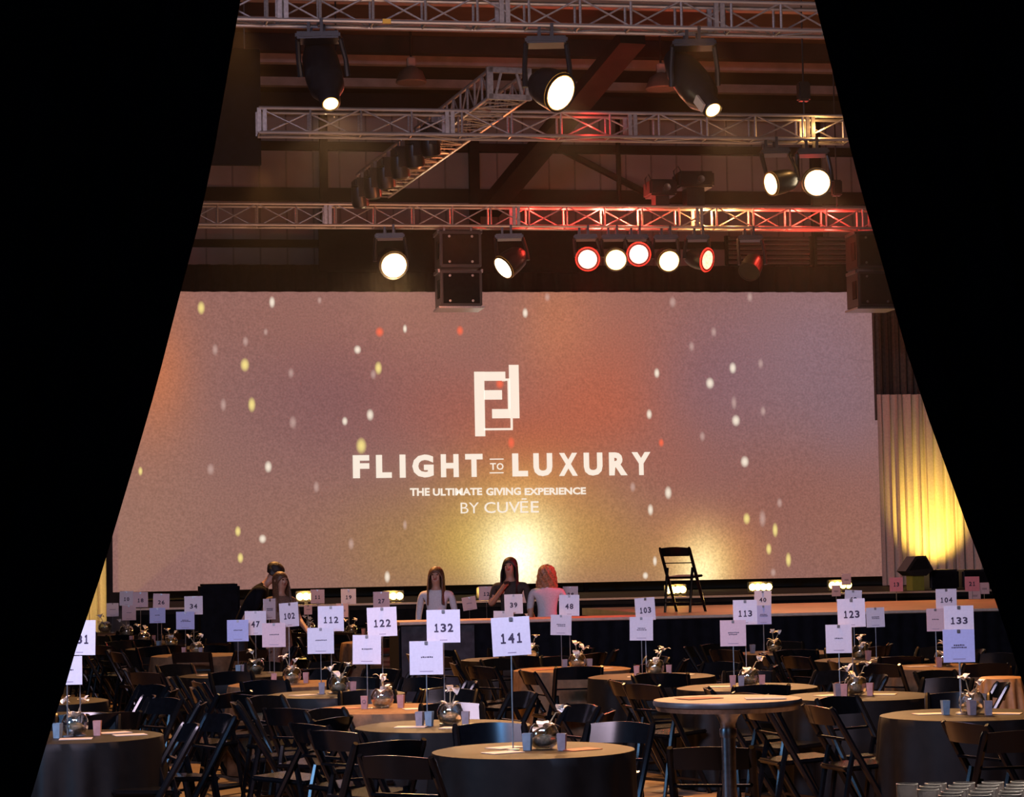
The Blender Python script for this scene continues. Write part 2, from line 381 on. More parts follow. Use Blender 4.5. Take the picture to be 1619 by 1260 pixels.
def zm(X, Y): return 530+X/3.055, 560+Y/3.055
def letter(ch, xa, xb, ya, yb, bold, name='letter'):
    p = zm(xa, yb); q = zm(xb, ya); (x0, z0) = sp(*p); (x1, z1) = sp(*q)
    me = fit_text(ch, bold, x0, x1, z0, z1, .006); me.materials.clear(); me.materials.append(txt)
    o = link(name, me, scr, (0, -.03, 0)); return o
slope = (472-487)/(1476-124)
for ch, xa, xb in (('F',85,163),('L',197,271),('I',311,338),('G',372,473),('H',510,594),('T',628,710),('L',855,928),('U',957,1046),('X',1080,1168),('U',1200,1288),('R',1322,1408),('Y',1432,1520)):
    s_ = slope*(xa-124); letter(ch, xa, xb, 487+s_, 599+s_, .05)
for ch, xa, xb in (('T',747,775),('O',779,811)): letter(ch, xa, xb, 526, 559, .02)
for y in (507, 573):
    a = sp(*zm(745, y+3)); b = sp(*zm(812, y-3)); MB().box(((a[0]+b[0])/2, -.03, (a[1]+b[1])/2), (b[0]-a[0], .004, b[1]-a[1])).obj('rule', txt, scr, smooth=False)
for word, xa, xb in (('THE',360,455),('ULTIMATE',471,708),('GIVING',728,895),('EXPERIENCE',914,1209)):
    s_ = slope*(xa-360); s2 = slope*(xb-360); letter(word, xa, xb, 646+s_*.6, 685+s_*.6, .035, 'word')
letter('BY', 605, 692, 716, 769, -.005, 'word'); letter('CUV', 719, 890, 712, 768, .004, 'word'); letter('Ē', 893, 930, 696, 766, .004, 'word'); letter('E', 944, 981, 710, 765, .004, 'word')
mb = MB()
def erect(xa, xb, ya, yb):
    a = sp(*zm(xa, yb)); b = sp(*zm(xb, ya)); mb.box(((a[0]+b[0])/2, -.03, (a[1]+b[1])/2), (b[0]-a[0], .006, b[1]-a[1]))
for q in ((675,718,85,397),(718,820,85,129),(718,804,174,220),(842,884,52,310),(757,842,265,310),(820,842,118,129),(804,820,129,131),(718,856,357,368),(846,856,310,357),(833,842,129,266)): erect(*q)
mb.obj('emblem', txt, scr, smooth=False)
# floating flecks of the projected picture: soft discs lying on the screen
fl = [(318,487,5,9,0),(430,478,4,8,1),(387,577,6,9,0),(398,640,5,10,0),(600,525,6,7,2),(598,582,5,9,0),(590,592,4,7,3),(565,553,5,6,1),(727,523,5,7,2),(585,656,5,8,1),(545,666,4,6,1),(571,705,7,11,0),(424,738,5,8,1),(415,852,5,6,1),(376,840,4,7,0),(333,742,5,8,3),(222,745,3,6,0),(380,882,4,7,0),(612,912,4,8,1),(790,607,6,7,2),(808,700,5,8,2),
 (1063,478,5,8,3),(1185,470,4,7,3),(1128,525,4,7,3),(1158,582,5,8,1),(1122,606,6,8,1),(1202,575,4,7,3),(1093,548,4,7,3),(1160,637,4,10,3),(1163,665,6,8,1),(1177,730,6,8,1),(1026,655,4,7,1),(1038,590,4,7,1),(1180,820,5,8,0),(1225,838,4,10,0),(1205,820,5,12,3),(1246,885,4,10,0),(1215,868,4,8,0),(1056,779,5,9,1),(1028,806,4,8,1),(1035,887,3,7,1),(1020,910,4,5,1),(865,470,4,6,3),(830,495,4,7,1),(1232,795,4,7,3),(340,553,4,8,3),(388,540,4,7,3),(1222,905,4,6,3),(1206,650,4,7,3),(1110,690,4,7,3),(463,668,5,9,3),(555,860,4,8,3),(640,830,3,7,3),(353,640,4,9,3),(500,770,4,8,3),(505,475,3,5,3),(420,525,3,5,3),(1045,700,4,6,2),(1000,770,4,7,3),(640,520,3,6,1),(460,590,4,7,3)]
fc = [(1,.80,.28),(1,.86,.70),(1,.16,.08),(.75,.52,.46)]
vv = []; ff = []; cc = []
for px, py, rx, ry, k in fl:
    x, z = sp(px, py); ax = rx*43.9/3700*1.3; az = ry*43.9/3700*1.3; b0 = len(vv)
    vv.append((x, -.024, z)); cc.append((*fc[k], 1 if k != 3 else .55))
    for ring, al in ((.45, .75), (1, 0)):
        for q in range(14): vv.append((x+ax*ring*math.cos(q*PI/7), -.024, z+az*ring*math.sin(q*PI/7))); cc.append((*fc[k], al*(1 if k != 3 else .5)))
    for q in range(14):
        q2 = (q+1) % 14; ff.append((b0, b0+1+q, b0+1+q2)); ff.append((b0+1+q, b0+15+q, b0+15+q2, b0+1+q2))
me = bpy.data.meshes.new('light_fleck'); me.from_pydata(vv, [], ff)
ca = me.color_attributes.new('img', 'FLOAT_COLOR', 'POINT')
for i, c in enumerate(cc): ca.data[i].color = c
m = bpy.data.materials.new('projected fleck'); m.use_nodes = True; nt = m.node_tree; nt.nodes.remove(nt.nodes['Principled BSDF'])
at = nt.nodes.new('ShaderNodeAttribute'); at.attribute_name = 'img'; e = nt.nodes.new('ShaderNodeEmission'); t_ = nt.nodes.new('ShaderNodeBsdfTransparent'); mx = nt.nodes.new('ShaderNodeMixShader')
e.inputs[1].default_value = .95
nt.links.new(at.outputs['Color'], e.inputs[0]); nt.links.new(at.outputs['Alpha'], mx.inputs[0]); nt.links.new(t_.outputs[0], mx.inputs[1]); nt.links.new(e.outputs[0], mx.inputs[2]); nt.links.new(mx.outputs[0], nt.nodes['Material Output'].inputs[0])
me.materials.append(m); tag(link('light_fleck', me, scr), kind='stuff')

def pleated(name, label, cat, xa, xb, y, za, zb, material, amp=.06, per=.22, flare=0, seed=1, seg=12):
    rr = random.Random(seed); W = xb-xa; nu = max(8, int(W/per*seg)); ph = rr.random()*6; k2 = rr.uniform(.35, .6)
    def fn(u, v):
        x = xa+W*u; a = 2*PI*x/per
        d = amp*(math.sin(a+ph+1.2*math.sin(x*k2*5))+.35*math.sin(2.3*a+ph*2+.3*v))
        return Vector((x+.02*math.sin(a*1.3), y+d, za+(zb-za)*v))
    o = MB().grid(fn, nu, 6).obj(name, material); tag(o, label, cat)
    return o
# valance drape above the screen
zt = onY(800, 420, 43.2).z
pleated('valance', 'black valance drape running along the top of the projection screen', 'drape', -1.5, 17.5, 43.15, 6.78, zt, matte_black, .03, .4)
a = onY(508, 364, 43.0); 
MB().box((a.x+.0+2.4, 43.05, (a.z+zt)/2-.05), (4.9, .08, a.z-zt+.2)).obj('masking_panel', matte_black)
tag(bpy.data.objects['masking_panel'], 'square black masking panel above the screen behind the round warm lamp', 'panel')
# drapes right of the screen
a = onY(1392, 625, 42.9)
pleated('dark_drape', 'dark olive pleated drape hanging right of the screen, above the white sheer drape', 'drape', 14.66, 18.5, 43.1, 4.3, zt-.2, dark_pleat, .07, .16, seed=3)
pleated('sheer_drape', 'white sheer drape right of the screen, lit yellow from below', 'drape', 14.6, 19, 42.7, 1.13, a.z, sheer, .05, .19, seed=5)
pleated('sheer_drape', 'white sheer drape standing left of the screen beside the curtain', 'drape', -2.5, .1, 42.2, .05, 4.6, sheer, .05, .19, seed=8)

# ------------------------------------------------------------------ stages
DZ = 1.05; MZ = 1.12; SYF = 36.2
ms = thing('main_stage', 'main stage platform under the projection screen with a black deck and pale front lip', 'stage', (0, SYF, 0))
MB().box((9.1, 4.4, MZ-.05), (17.4, 8.8, .1)).obj('deck', deck_black, ms, smooth=False)
MB().box((9.1, .06, (MZ-.1)/2), (17.4, .06, MZ-.1)).obj('skirt', matte_black, ms, smooth=False)
MB().box((9.1, -.03, MZ-.012), (17.4, .05, .03)).obj('lip', lip_m, ms, smooth=False)
th = thing('thrust_stage', 'low thrust stage of warm brown decking in front of the main stage, black skirt', 'stage', (0, 27.2, 0))
x_l = onZ(622, 982, DZ).x
MB().box(((x_l+15.5)/2, .45, DZ-.02), (15.5-x_l, .9, .04)).obj('front_deck', deck_m, th, smooth=False)
xr = onZ(905, 960, DZ).x
MB().box(((xr+15.5)/2, 3.15, DZ-.05), (15.5-xr, 4.5, .1)).obj('rear_deck', deck_m, th, smooth=False)
MB().box(((x_l+15.5)/2, -.015, DZ-.016), (15.5-x_l, .03, .03)).obj('edge_trim', lip_m, th, smooth=False)
def skirt(x): return 0
MB().grid(lambda u, v: Vector((x_l+.01+(15.4-x_l)*u, .03+.012*math.sin(u*420), (DZ-.035)*v)), 600, 1).obj('skirt', matte_black, th)
MB().box((x_l+.45, -.005, (DZ-.05)/2), (.86, .03, DZ-.05)).obj('end_panel', grey_skirt, th, smooth=False)
MB().box((x_l, .45, (DZ-.1)/2), (.02, .9, DZ-.1)).obj('side_panel', matte_black, th, smooth=False)

# uplights on the lip
ups = [(484,943,28),(622,943,30),(763,937,14),(1061,933,16),(1076,932,16),(1203,928,36),(1329,925,36)]
names = ['behind the woman at far left','left of the woman in the white top','small one behind the dark-topped woman','left one behind the folding chair','right one behind the folding chair','right of the folding chair','rightmost, near the black speakers']
for (px, py, wpx), nm in zip(ups, names):
    D = 37.2; q = onZ(px, py+9, MZ); q = P(px, py, (SYF+.25)/ray(px, py).y)
    W = wpx*D/3700
    t = thing('stage_uplight', 'glowing yellow uplight on the stage lip, '+nm, 'stage light', (q.x, q.y, MZ), group='uplights along the stage lip')
    h = max(.1, q.z-MZ)
    MB().box((0, .05, h), (W+.04, .07, .17), bev=.01).obj('housing', satin_black, t)
    MB().box((0, .04, h/2), (.05, .05, h)).obj('bracket', satin_black, t)
    n = max(1, round(W/.1))
    for k in range(n):
        MB().lathe([(0,.0),(.05,0),(.058,-.02)], (-W/2+(k+.5)*W/n, -.005, h), axis=(0,-1,0), n=12).obj('lens', led_yel, t)
    lamp('uplight_glow', 'POINT', (q.x, q.y-.15, MZ+.16), None, 14, (1, .55, .12), shadow_soft_size=.08)
# uplight pools on the screen are painted into its picture, no lamps here
# black boxes: large covered block at left, speakers at right
def blk(name, label, cat, pa, pb, Y, depth, m=matte_black, zb=0, rot=None):
    a = onY(pa[0], pa[1], Y); b = onY(pb[0], pb[1], Y)
    t = thing(name, label, cat, ((a.x+b.x)/2, Y+depth/2, zb)); W = b.x-a.x; H = a.z-zb
    MB().box((0, 0, H/2), (W, depth, H), bev=.03).obj('body', m, t); return t, W, H
t, W, H = blk('covered_stack', 'tall block covered in black cloth left of the bending man', 'covered equipment', (317, 924), (380, 985), 30.5, .9)
MB().box((0, -.46, H*.5), (W*.9, .02, H*.9)).obj('cloth_front', matte_black, t, smooth=False)
t, W, H = blk('stage_speaker', 'squat black speaker on the stage directly below the white drape, middle one', 'speaker', (1470, 901), (1518, 940), 37.2, .6, satin_black, MZ)
MB().box((0, -.31, H*.5), (W*.86, .02, H*.8), bev=.005).obj('grille', matte_black, t)
t, W, H = blk('stage_speaker', 'black speaker at the right end of the stage beside the curtain', 'speaker', (1522, 901), (1572, 940), 37.4, .6, satin_black, MZ)
MB().box((0, -.31, H*.5), (W*.86, .02, H*.8), bev=.005).obj('grille', matte_black, t)
# tilted wedge speaker on a small stand
q = onY(1447, 918, 37)
t = thing('wedge_monitor', 'black wedge monitor tilted on its corner, lit olive below, left of the speakers', 'speaker', (q.x, 37, MZ))
bmw = MB(); z0 = .22
def prism(mb, pts, y0, y1):
    A = [mb.bm.verts.new((x, y0, z)) for x, z in pts]; B = [mb.bm.verts.new((x, y1, z)) for x, z in pts]
    mb.bm.faces.new(A); mb.bm.faces.new(B[::-1])
    for k in range(len(pts)): mb.bm.faces.new((A[k], A[(k+1)%len(pts)], B[(k+1)%len(pts)], B[k]))
    return mb
prism(bmw, [(-.24,.32),(-.06,.56),(.12,.57),(.24,.34),(.12,.24),(-.14,.24)], -.22, .22).obj('cabinet', satin_black, t, smooth=False)
prism(MB(), [(-.18,.33),(-.04,.52),(.1,.53),(.18,.36)], -.235, -.22).obj('grille', matte_black, t, smooth=False)
MB().box((0, 0, .12), (.2, .3, .24)).obj('stand', olive_lit_panel, t, smooth=False)

# ------------------------------------------------------------------ folding chair
def chair_parts():
    H = {}
    panel = MB()
    def bp(u, v):
        x = -.185+.37*u; z = .705+.105*v + .012*math.sin(PI*u)*(v)
        return Vector((x, -.215-.035*math.sin(PI*u)-(z-.70)*.35, z))
    nu = 8; rows = [[panel.bm.verts.new(bp(i/nu, j/3)) for i in range(nu+1)] for j in range(4)]
    back = [[panel.bm.verts.new(bp(i/nu, j/3)+Vector((0,-.014,0))) for i in range(nu+1)] for j in range(4)]
    for j in range(3):
        for i in range(nu):
            panel.bm.faces.new((rows[j][i], rows[j][i+1], rows[j+1][i+1], rows[j+1][i]))
            panel.bm.faces.new((back[j][i+1], back[j][i], back[j+1][i], back[j+1][i+1]))
    for i in range(nu):
        panel.bm.faces.new((rows[3][i], rows[3][i+1], back[3][i+1], back[3][i])); panel.bm.faces.new((rows[0][i+1], rows[0][i], back[0][i], back[0][i+1]))
    for j in range(3):
        panel.bm.faces.new((rows[j][0], rows[j+1][0], back[j+1][0], back[j][0])); panel.bm.faces.new((rows[j+1][nu], rows[j][nu], back[j][nu], back[j+1][nu]))
    H['backrest'] = [panel.mesh('backrest', black_plastic)]
    H['seat'] = [MB().box((0, .03, .445), (.35, .40, .03), Matrix.Rotation(math.radians(3), 3, 'X'), bev=.01).mesh('seat', black_plastic)]
    legs = []
    for s in (-1, 1):
        g = MB(); g.tube([(s*.2, -.262, .815), (s*.2, -.245, .79), (s*.2, -.03, .42), (s*.2, .215, 0)], [.014,.021,.022,.018], n=8); legs.append(g.mesh('leg', black_plastic))
    for s in (-1, 1):
        g = MB(); g.tube([(s*.172, -.10, .56), (s*.172, -.13, .44), (s*.172, -.21, 0)], [.017,.019,.016], n=6); legs.append(g.mesh('leg', black_plastic))
    H['leg'] = legs
    H['stretcher'] = [MB().bar((-.2,.155,.10), (.2,.155,.10), .03, .018).mesh('stretcher', black_plastic), MB().bar((-.172,-.19,.12), (.172,-.19,.12), .03, .018).mesh('stretcher', black_plastic),
                      MB().bar((-.19,-.165,.62), (.19,-.165,.62), .025, .014).mesh('stretcher', black_plastic)]
    return H
CH = chair_parts()
def chair(loc, rz, label, group=None, name='folding_chair'):
    t = thing(name, label, 'chair', loc, rz, group)
    for nm, ms_ in CH.items():
        for me in ms_: link(nm, me, t)
    return t
q1 = onZ(1088, 968, DZ)
c = chair((q1.x, q1.y+.2, DZ), math.radians(-38), 'black folding chair standing alone on the front edge of the stage')

# ------------------------------------------------------------------ tables
def cloth_profile(R, H, seed, drop=None):
    rr = random.Random(seed); nf = 15; ph = rr.random()*6; drop = H-.01 if drop is None else drop
    def fn(u, v):
        a = 2*PI*u
        if v < .3:
            r = R*v/.3; z = H
            if v > .29: r = R
        elif v < .36: r = R+.006; z = H-.008
        else:
            k = (v-.36)/.64; r = R+.008+.012*k + k**.6*(.022+.018*math.sin(3*a+ph))*(1+math.sin(nf*a+ph+.8*math.sin(2*a)))*.9; z = H-.01-k*(drop-.01)
        return Vector((r*math.cos(a), r*math.sin(a), z))
    return fn
def cloth_mesh(R, H, seed, drop=None):
    mb = MB(); fn = cloth_profile(R, H, seed, drop); vs_ = [0, .15, .28, .3, .33, .36, .4, .46, .55, .7, .85, 1]
    n = 120; prev = None
    for j, v in enumerate(vs_):
        if j == 0: cur = [mb.bm.verts.new((0, 0, H))]
        else: cur = [mb.bm.verts.new(fn(k/n, v)) for k in range(n)]
        if prev:
            for k in range(n):
                if len(prev) == 1: mb.bm.faces.new((prev[0], cur[k], cur[(k+1)%n]))
                else: mb.bm.faces.new((prev[k], cur[k], cur[(k+1)%n], prev[(k+1)%n]))
        prev = cur
    return mb
RT_ = .53
# key: (px, py of the top's centre, cloth, description)
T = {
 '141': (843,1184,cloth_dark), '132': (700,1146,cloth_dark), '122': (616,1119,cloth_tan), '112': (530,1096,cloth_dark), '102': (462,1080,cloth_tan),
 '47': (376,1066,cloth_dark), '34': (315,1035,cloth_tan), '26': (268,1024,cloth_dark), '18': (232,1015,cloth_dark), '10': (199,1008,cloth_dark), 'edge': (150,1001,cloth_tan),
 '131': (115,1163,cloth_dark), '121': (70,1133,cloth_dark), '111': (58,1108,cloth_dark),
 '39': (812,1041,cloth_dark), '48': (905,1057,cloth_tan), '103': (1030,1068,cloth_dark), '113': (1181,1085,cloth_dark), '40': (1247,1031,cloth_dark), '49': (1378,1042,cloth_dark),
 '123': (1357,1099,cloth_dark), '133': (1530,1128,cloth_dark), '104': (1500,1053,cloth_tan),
 '19': (551,1004,cloth_dark), '27': (607,1014,cloth_tan), '11': (497,999,cloth_dark), '12': (752,1001,cloth_dark), '20': (838,995,cloth_dark), '28': (900,1009,cloth_dark),
}
TD = {
 '141':'the frontmost centre table','132':'the second table of the centre column','122':'the big tan table left of centre','112':'the dark table behind the big tan one','102':'the smaller tan table left of centre',
 '47':'the dark table behind the small tan one','34':'the far tan table by the covered block','26':'the dark table left of the covered block','18':'the far left table third from the curtain','10':'the far left table second from the curtain',
 'edge':'the far left table touching the curtain','131':'the front table beside the left curtain','121':'the middle table beside the left curtain','111':'the back table beside the left curtain',
 '39':'the dark table below the stage end','48':'the tan table below the stage centre','103':'the dark table right of centre','113':'the table just behind the silver cocktail table','40':'the table nearest the stage right of centre',
 '49':'the table nearest the stage at far right','123':'the dark table right of the cocktail table','133':'the front table beside the right curtain','104':'the tan table near the right curtain',
 '19':'the table beyond, under the leftmost uplights','27':'the tan table left of the white-clad woman','11':'the table right of the brown-topped woman','12':'the table behind the stage end','20':'the table behind the dark-topped woman','28':'the table behind the pale-shirted woman'}
ON = {k: (v[4:] if v.startswith('the ') else v) for k, v in TD.items()}
CM = {}
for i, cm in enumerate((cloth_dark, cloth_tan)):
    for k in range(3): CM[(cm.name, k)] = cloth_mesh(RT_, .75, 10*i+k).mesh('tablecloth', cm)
TC = {}
topm = MB().lathe([(0,.725),(RT_-.01,.725),(RT_-.01,.745),(0,.745)], n=40).mesh('tabletop', lip_m)
colm = MB().lathe([(.04,0),(.04,.72)], n=10).mesh('pedestal', satin_black)
bsm = MB().lathe([(0,0),(.28,0),(.27,.02),(.04,.05)], n=24).mesh('foot', satin_black)
for i, (k, (px, py, cm)) in enumerate(T.items()):
    q = onZ(px, py, .75); TC[k] = Vector((q.x, q.y, 0))
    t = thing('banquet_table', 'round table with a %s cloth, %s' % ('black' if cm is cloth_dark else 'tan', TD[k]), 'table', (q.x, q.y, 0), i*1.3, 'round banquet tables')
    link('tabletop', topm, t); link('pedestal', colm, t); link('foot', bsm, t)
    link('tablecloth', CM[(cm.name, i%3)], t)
camR = Vector((RT.x, RT.y, 0)).normalized(); camF = Vector((fw.x, fw.y, 0)).normalized()
# small gold table at right
q = onZ(1583, 1070, .75)
t = thing('side_table', 'small round table with a gold satin cloth at the right curtain', 'table', (q.x, q.y, 0))
cloth_mesh(.165, .75, 77, .5).obj('tablecloth', cloth_gold, t); MB().lathe([(0,.72),(.16,.72),(.16,.74),(0,.74)], n=30).obj('tabletop', lip_m, t)
MB().lathe([(.025,0),(.025,.73)], n=10).obj('pedestal', satin_black, t); MB().lathe([(0,0),(.15,0),(.14,.02),(.03,.04)], n=20).obj('foot', satin_black, t)
# chairs round the tables
spots = []
occ = [TC[k] for k in TC]
ang = {'141':[62,110,150], '132':[0,38,90,135,180,228], '122':[20,65,110,150,190,235], '133':[45,90,135,182], '123':[0,45,90,135,180,225], '131':[0,45,90,320], '121':[0,45,310], '111':[0,40,310]}
DIR = {0:'right',45:'far right',90:'far',135:'far left',180:'left',225:'near left',270:'near',315:'near right',360:'right'}
blockers = [onZ(1150, 1105, 1.07), Vector((onZ(1583,1070,.75).x, onZ(1583,1070,.75).y, 0))]
for _px, _D in ((689,29.2),(806,29.0),(864,28.9),(441,27.4),(385,28.6),(405,28.4)): blockers.append(P(_px, 885, _D))
def try_chair(pos, rz, label, group=None, force=False, table=None):
    p2 = Vector((pos[0], pos[1]))
    if not force:
        for s in spots:
            if (s-p2).length < .47: return False
        for k, c in TC.items():
            if k != table and (Vector((c.x, c.y))-p2).length < RT_+.24: return False
        for b in blockers:
            if (Vector((b.x, b.y))-p2).length < .5: return False
        if p2.y > 26.9 and p2.x > x_l-.35 and p2.y < 28.5: return False
        if p2.y > 26.9 and p2.x > xr-.3 and p2.y < 33.2: return False
        if p2.y > SYF-.35: return False
    spots.append(p2); chair((pos[0], pos[1], 0), rz, label, group); return True
def chair_px(px, py, face, label):   # px,py = middle of the backrest top
    q = onZ(px, py, .80); d = camR*math.cos(math.radians(face))+camF*math.sin(math.radians(face))
    pos = Vector((q.x, q.y, 0))+d*.24
    return try_chair(pos, math.atan2(d.y, d.x)-PI/2, label, force=True)
man = [
 (614,1176,120,'black folding chair with blue-lit backrest, left beside the frontmost centre table'),
 (628,1200,62,'nearest dark black folding chair, lower left of the frontmost centre table'),
 (522,1139,150,'folding chair with blue-white lit backrest before the big tan table'),
 (533,1160,50,'folding chair with dark back and amber seat before the big tan table'),
 (460,1124,60,'dark folding chair front left of the table with sign 112'),
 (395,1102,40,'dark folding chair front left of the tan table with sign 102'),
 (368,1098,150,'folding chair with cream-lit backrest left of the smaller tan table'),
 (316,1081,20,'folding chair with a pale-lit backrest left of the table with sign 47'),
 (231,1104,200,'blue-lit folding chair facing the entrance right of the left curtain tables'),
 (296,1150,-160,'folding chair with bright blue glints at the right of the table with sign 131'),
 (1530,1147,25,'black folding chair standing in front of the table with sign 133'),
 (1195,1114,15,'black folding chair seen directly behind the silver cocktail table column'),
 (1124,1186,80,'low dark folding chair just left of the silver cocktail table leg'),
 (1296,1120,18,'black folding chair with steel glints left of the table with sign 133'),
 (1480,1064,-60,'blue-lit rounded folding chair behind sign 133'),
 (1613,1160,100,'folding chair cut by the right curtain, right of the table with sign 133'),
]
for a in man: chair_px(*a)
# deeper rows
for i, (k, c) in enumerate(TC.items()):
    base = ang.get(k, [0,45,90,135,180,225,270,315])
    for a in base:
        nearest = min(DIR, key=lambda d: abs(d-a)); aj = a+random.uniform(-7, 7)
        d = camR*math.cos(math.radians(aj))+camF*math.sin(math.radians(aj)); r = .77+random.uniform(-.02, .06)
        pos = c+d*r; f = -d; rz = math.atan2(f.y, f.x)-PI/2+random.uniform(-.2, .2)
        try_chair(pos, rz, 'black folding chair, %s side of %s' % (DIR[nearest], TD[k]), 'folding chairs around the round tables', table=k)

# ------------------------------------------------------------------ centrepieces
def bowl_meshes(seed):
    rr = random.Random(seed); out = []
    bowl = MB().lathe([(0,.001),(.04,.0),(.066,.02),(.08,.055),(.08,.085),(.066,.118),(.05,.132),(.047,.131),(.063,.115),(.076,.083),(.075,.056),(.062,.024),(.038,.006),(0,.006)], n=28)
    out.append(('bowl', bowl.mesh('bowl', glass)))
    fill = MB()
    fill.blob((0,0,.045), (.062,.062,.034), seed, .12)
    out.append(('moss', fill.mesh('moss', moss)))
    def petals(n, c, sz):
        for k in range(n):
            a = rr.uniform(0, 2*PI); ln = rr.uniform(.7, 1.2)*sz; tilt = rr.uniform(.0, .9)
            R = Matrix.Rotation(a, 3, 'Z')
            def fn(u, v, ln=ln, R=R, tilt=tilt):
                w_ = math.sin(PI*min(1, max(0, u*.93+.06)))*ln*.34
                p = Vector((u*ln*math.cos(tilt), (v-.5)*2*w_, u*ln*math.sin(tilt)*1.0+.25*ln*math.sin(PI*u)+abs(v-.5)*.3*w_))
                return R@p+Vector(c)
            yield MB().grid(fn, 6, 4)
    for g in petals(5, (0, 0, .09), .085): out.append(('petal', g.mesh('petal', petal)))
    # flowers on arching stems
    for k in range(rr.choice((1, 2, 2))):
        a = rr.choice((0, PI))+rr.uniform(-.5, .5) if k == 0 else rr.uniform(0, 6.28); L = rr.uniform(.05, .10)
        tip = Vector((math.cos(a)*L, math.sin(a)*L, .155+rr.uniform(0, .06)))
        st = MB().tube([(0,0,.06), (tip.x*.35, tip.y*.35, .13), (tip.x*.75, tip.y*.75, tip.z), tip], .0035, n=6)
        out.append(('stem', st.mesh('stem', moss)))
        for g in petals(5, tip, .062): out.append(('petal', g.mesh('petal', petal)))
    return out
BW = [bowl_meshes(s) for s in (3, 14, 25, 36, 47)]
def votive_mesh(m):
    o = MB(); o.lathe([(0,0),(.027,0),(.0335,.088),(.031,.088),(.0255,.006),(0,.006)], n=4)
    return o.mesh('cup', m, False)
VM = [votive_mesh(vot_pink), votive_mesh(vot_grey), votive_mesh(vot_blue)]
CAND = MB().lathe([(0,.004),(.018,.004),(.018,.058),(.004,.055),(0,.062)], n=12).mesh('candle', candle_m)
WICK = MB().tube([(0,0,.055),(0,.001,.068)], .0015, n=5).mesh('wick', ink)
PG = MB().box((0,0,.0015), (.19,.13,.003)).mesh('programme', paper, False)
PGR = MB().box((0,0,.0015), (.19,.13,.003)).mesh('programme', paper_red, False)
flp = {'141':(860,),'132':(712,),'122':(605,),'112':(536,),'102':(462,),'47':(404,),'34':(311,),'26':(271,),'18':(228,),'10':(200,),'edge':(166,),'131':(119,),
 '39':(840,),'48':(913,),'103':(1036,),'113':(1184,),'40':(1224,),'49':(1361,),'123':(1353,),'133':(1537,),'104':(1492,),'19':(556,),'27':(590,),'11':(490,),'12':(800,),'20':(842,),'28':(900,)}
vot = {'141':[(834,2),(888,1)],'132':[(679,2),(737,1),(664,1)],'122':[(576,0),(634,0)],'112':[(509,1),(558,0)],'102':[(433,0),(484,0)],'47':[(377,2),(382,1)],'34':[(291,0),(320,1)],'26':[(251,2)],
 '18':[(208,0),(243,0)],'131':[(97,2),(154,0)],'48':[(893,1),(932,1)],'103':[(1007,0),(1058,0)],'113':[(1159,0),(1170,1),(1205,0)],'40':[(1190,1)],'49':[(1370,0)],'123':[(1324,1),(1332,0),(1376,0)],'133':[(1495,2),(1531,1),(1557,1)],
 '104':[(1481,0)],'19':[(575,0)],'27':[(603,0)],'12':[(745,0)]}
def at_table(key, px, dF):
    """point on the tabletop of a table: given photo column and offset (m) towards the camera"""
    c = TC[key]; z = .75
    D = (Vector((c.x, c.y, z))-CP).dot(fw)-dF
    v = ray(px, 630); 
    # solve lateral offset along camR at depth D
    base = Vector((c.x, c.y, 0))-camF*dF
    bx = (Vector((base.x, base.y, z))-CP); cur = CXp+F*bx.dot(RT)/bx.dot(fw)
    off = (px-cur)*bx.dot(fw)/F
    lim = RT_*.9
    if abs(off) > lim: off = math.copysign(lim, off)
    return base+camR*off
for i, (k, (px,)) in enumerate(flp.items()):
    p = at_table(k, px, .0)
    vs_ = thing('flower_bowl', 'glass fishbowl with white blooms on '+TD[k], 'vase', (p.x, p.y, .75), i*2.1, 'flower bowls on the tables')
    for nm, me in BW[i%5]: link(nm, me, vs_)
    if k == '10' or k == 'edge': vs_.scale = (1.25,)*3
    for j, (vx, kind) in enumerate(vot.get(k, [])):
        p2 = at_table(k, vx, .07 if j%2 == 0 else .02)
        if (p2-p).length < .11: p2 = p2-camF*(.11)
        v_ = thing('votive_holder', '%s candle holder %s the bowl, %s' % (('pink','grey','bluish')[kind], 'left of' if vx < px else 'right of', TD[k]), 'candle holder', (p2.x, p2.y, .75), PI/4+math.radians(random.uniform(-30, 10)), 'candle holders on the tables')
        link('cup', VM[kind], v_); link('candle', CAND, v_); link('wick', WICK, v_)
        if k == '122' and j == 0:
            e_ = MB(); e_.lathe([(.010,0),(.013,0),(.013,.001),(.010,.001),(.010,0)], n=16)
            v_.rotation_euler = (0,0,PI/4-YAW)
            eo = e_.obj('emblem', ink, v_); eo.matrix_local = Matrix.Rotation(-PI/4, 4, 'Z')@Matrix.Translation((0,-.0235,.05))@Matrix.Rotation(math.radians(86), 4, 'X')
progs = {'141':[(795,.22,0),(918,.12,1),(800,-.1,0)],'132':[(650,.15,0),(760,.05,0),(722,.3,0)],'122':[(660,.2,0),(545,.0,1)],'112':[(480,.2,0)],'102':[(440,.15,0)],'131':[(205,.05,0),(180,-.15,0),(120,.3,0)],'121':[(120,.1,0),(160,-.1,0)],
 '47':[(330,.1,0)],'34':[(300,.2,0)],'48':[(860,.1,1),(950,.1,0)],'103':[(1010,.2,0),(1080,-.05,0)],'113':[(1140,.0,0),(1230,.1,0)],'123':[(1310,.0,0),(1395,.0,0)],'133':[(1590,.1,0),(1470,0,0)],'104':[(1450,0,0),(1540,.1,0)],'39':[(845,.1,0)],'49':[(1420,.1,0)]}
PX = {('141',0):', farther back', ('141',2):', nearer', ('132',1):', nearer', ('132',2):', farther back', ('131',0):', middle one', ('131',1):', rear one', ('131',2):', front one', ('121',0):', front one', ('121',1):', rear one'}
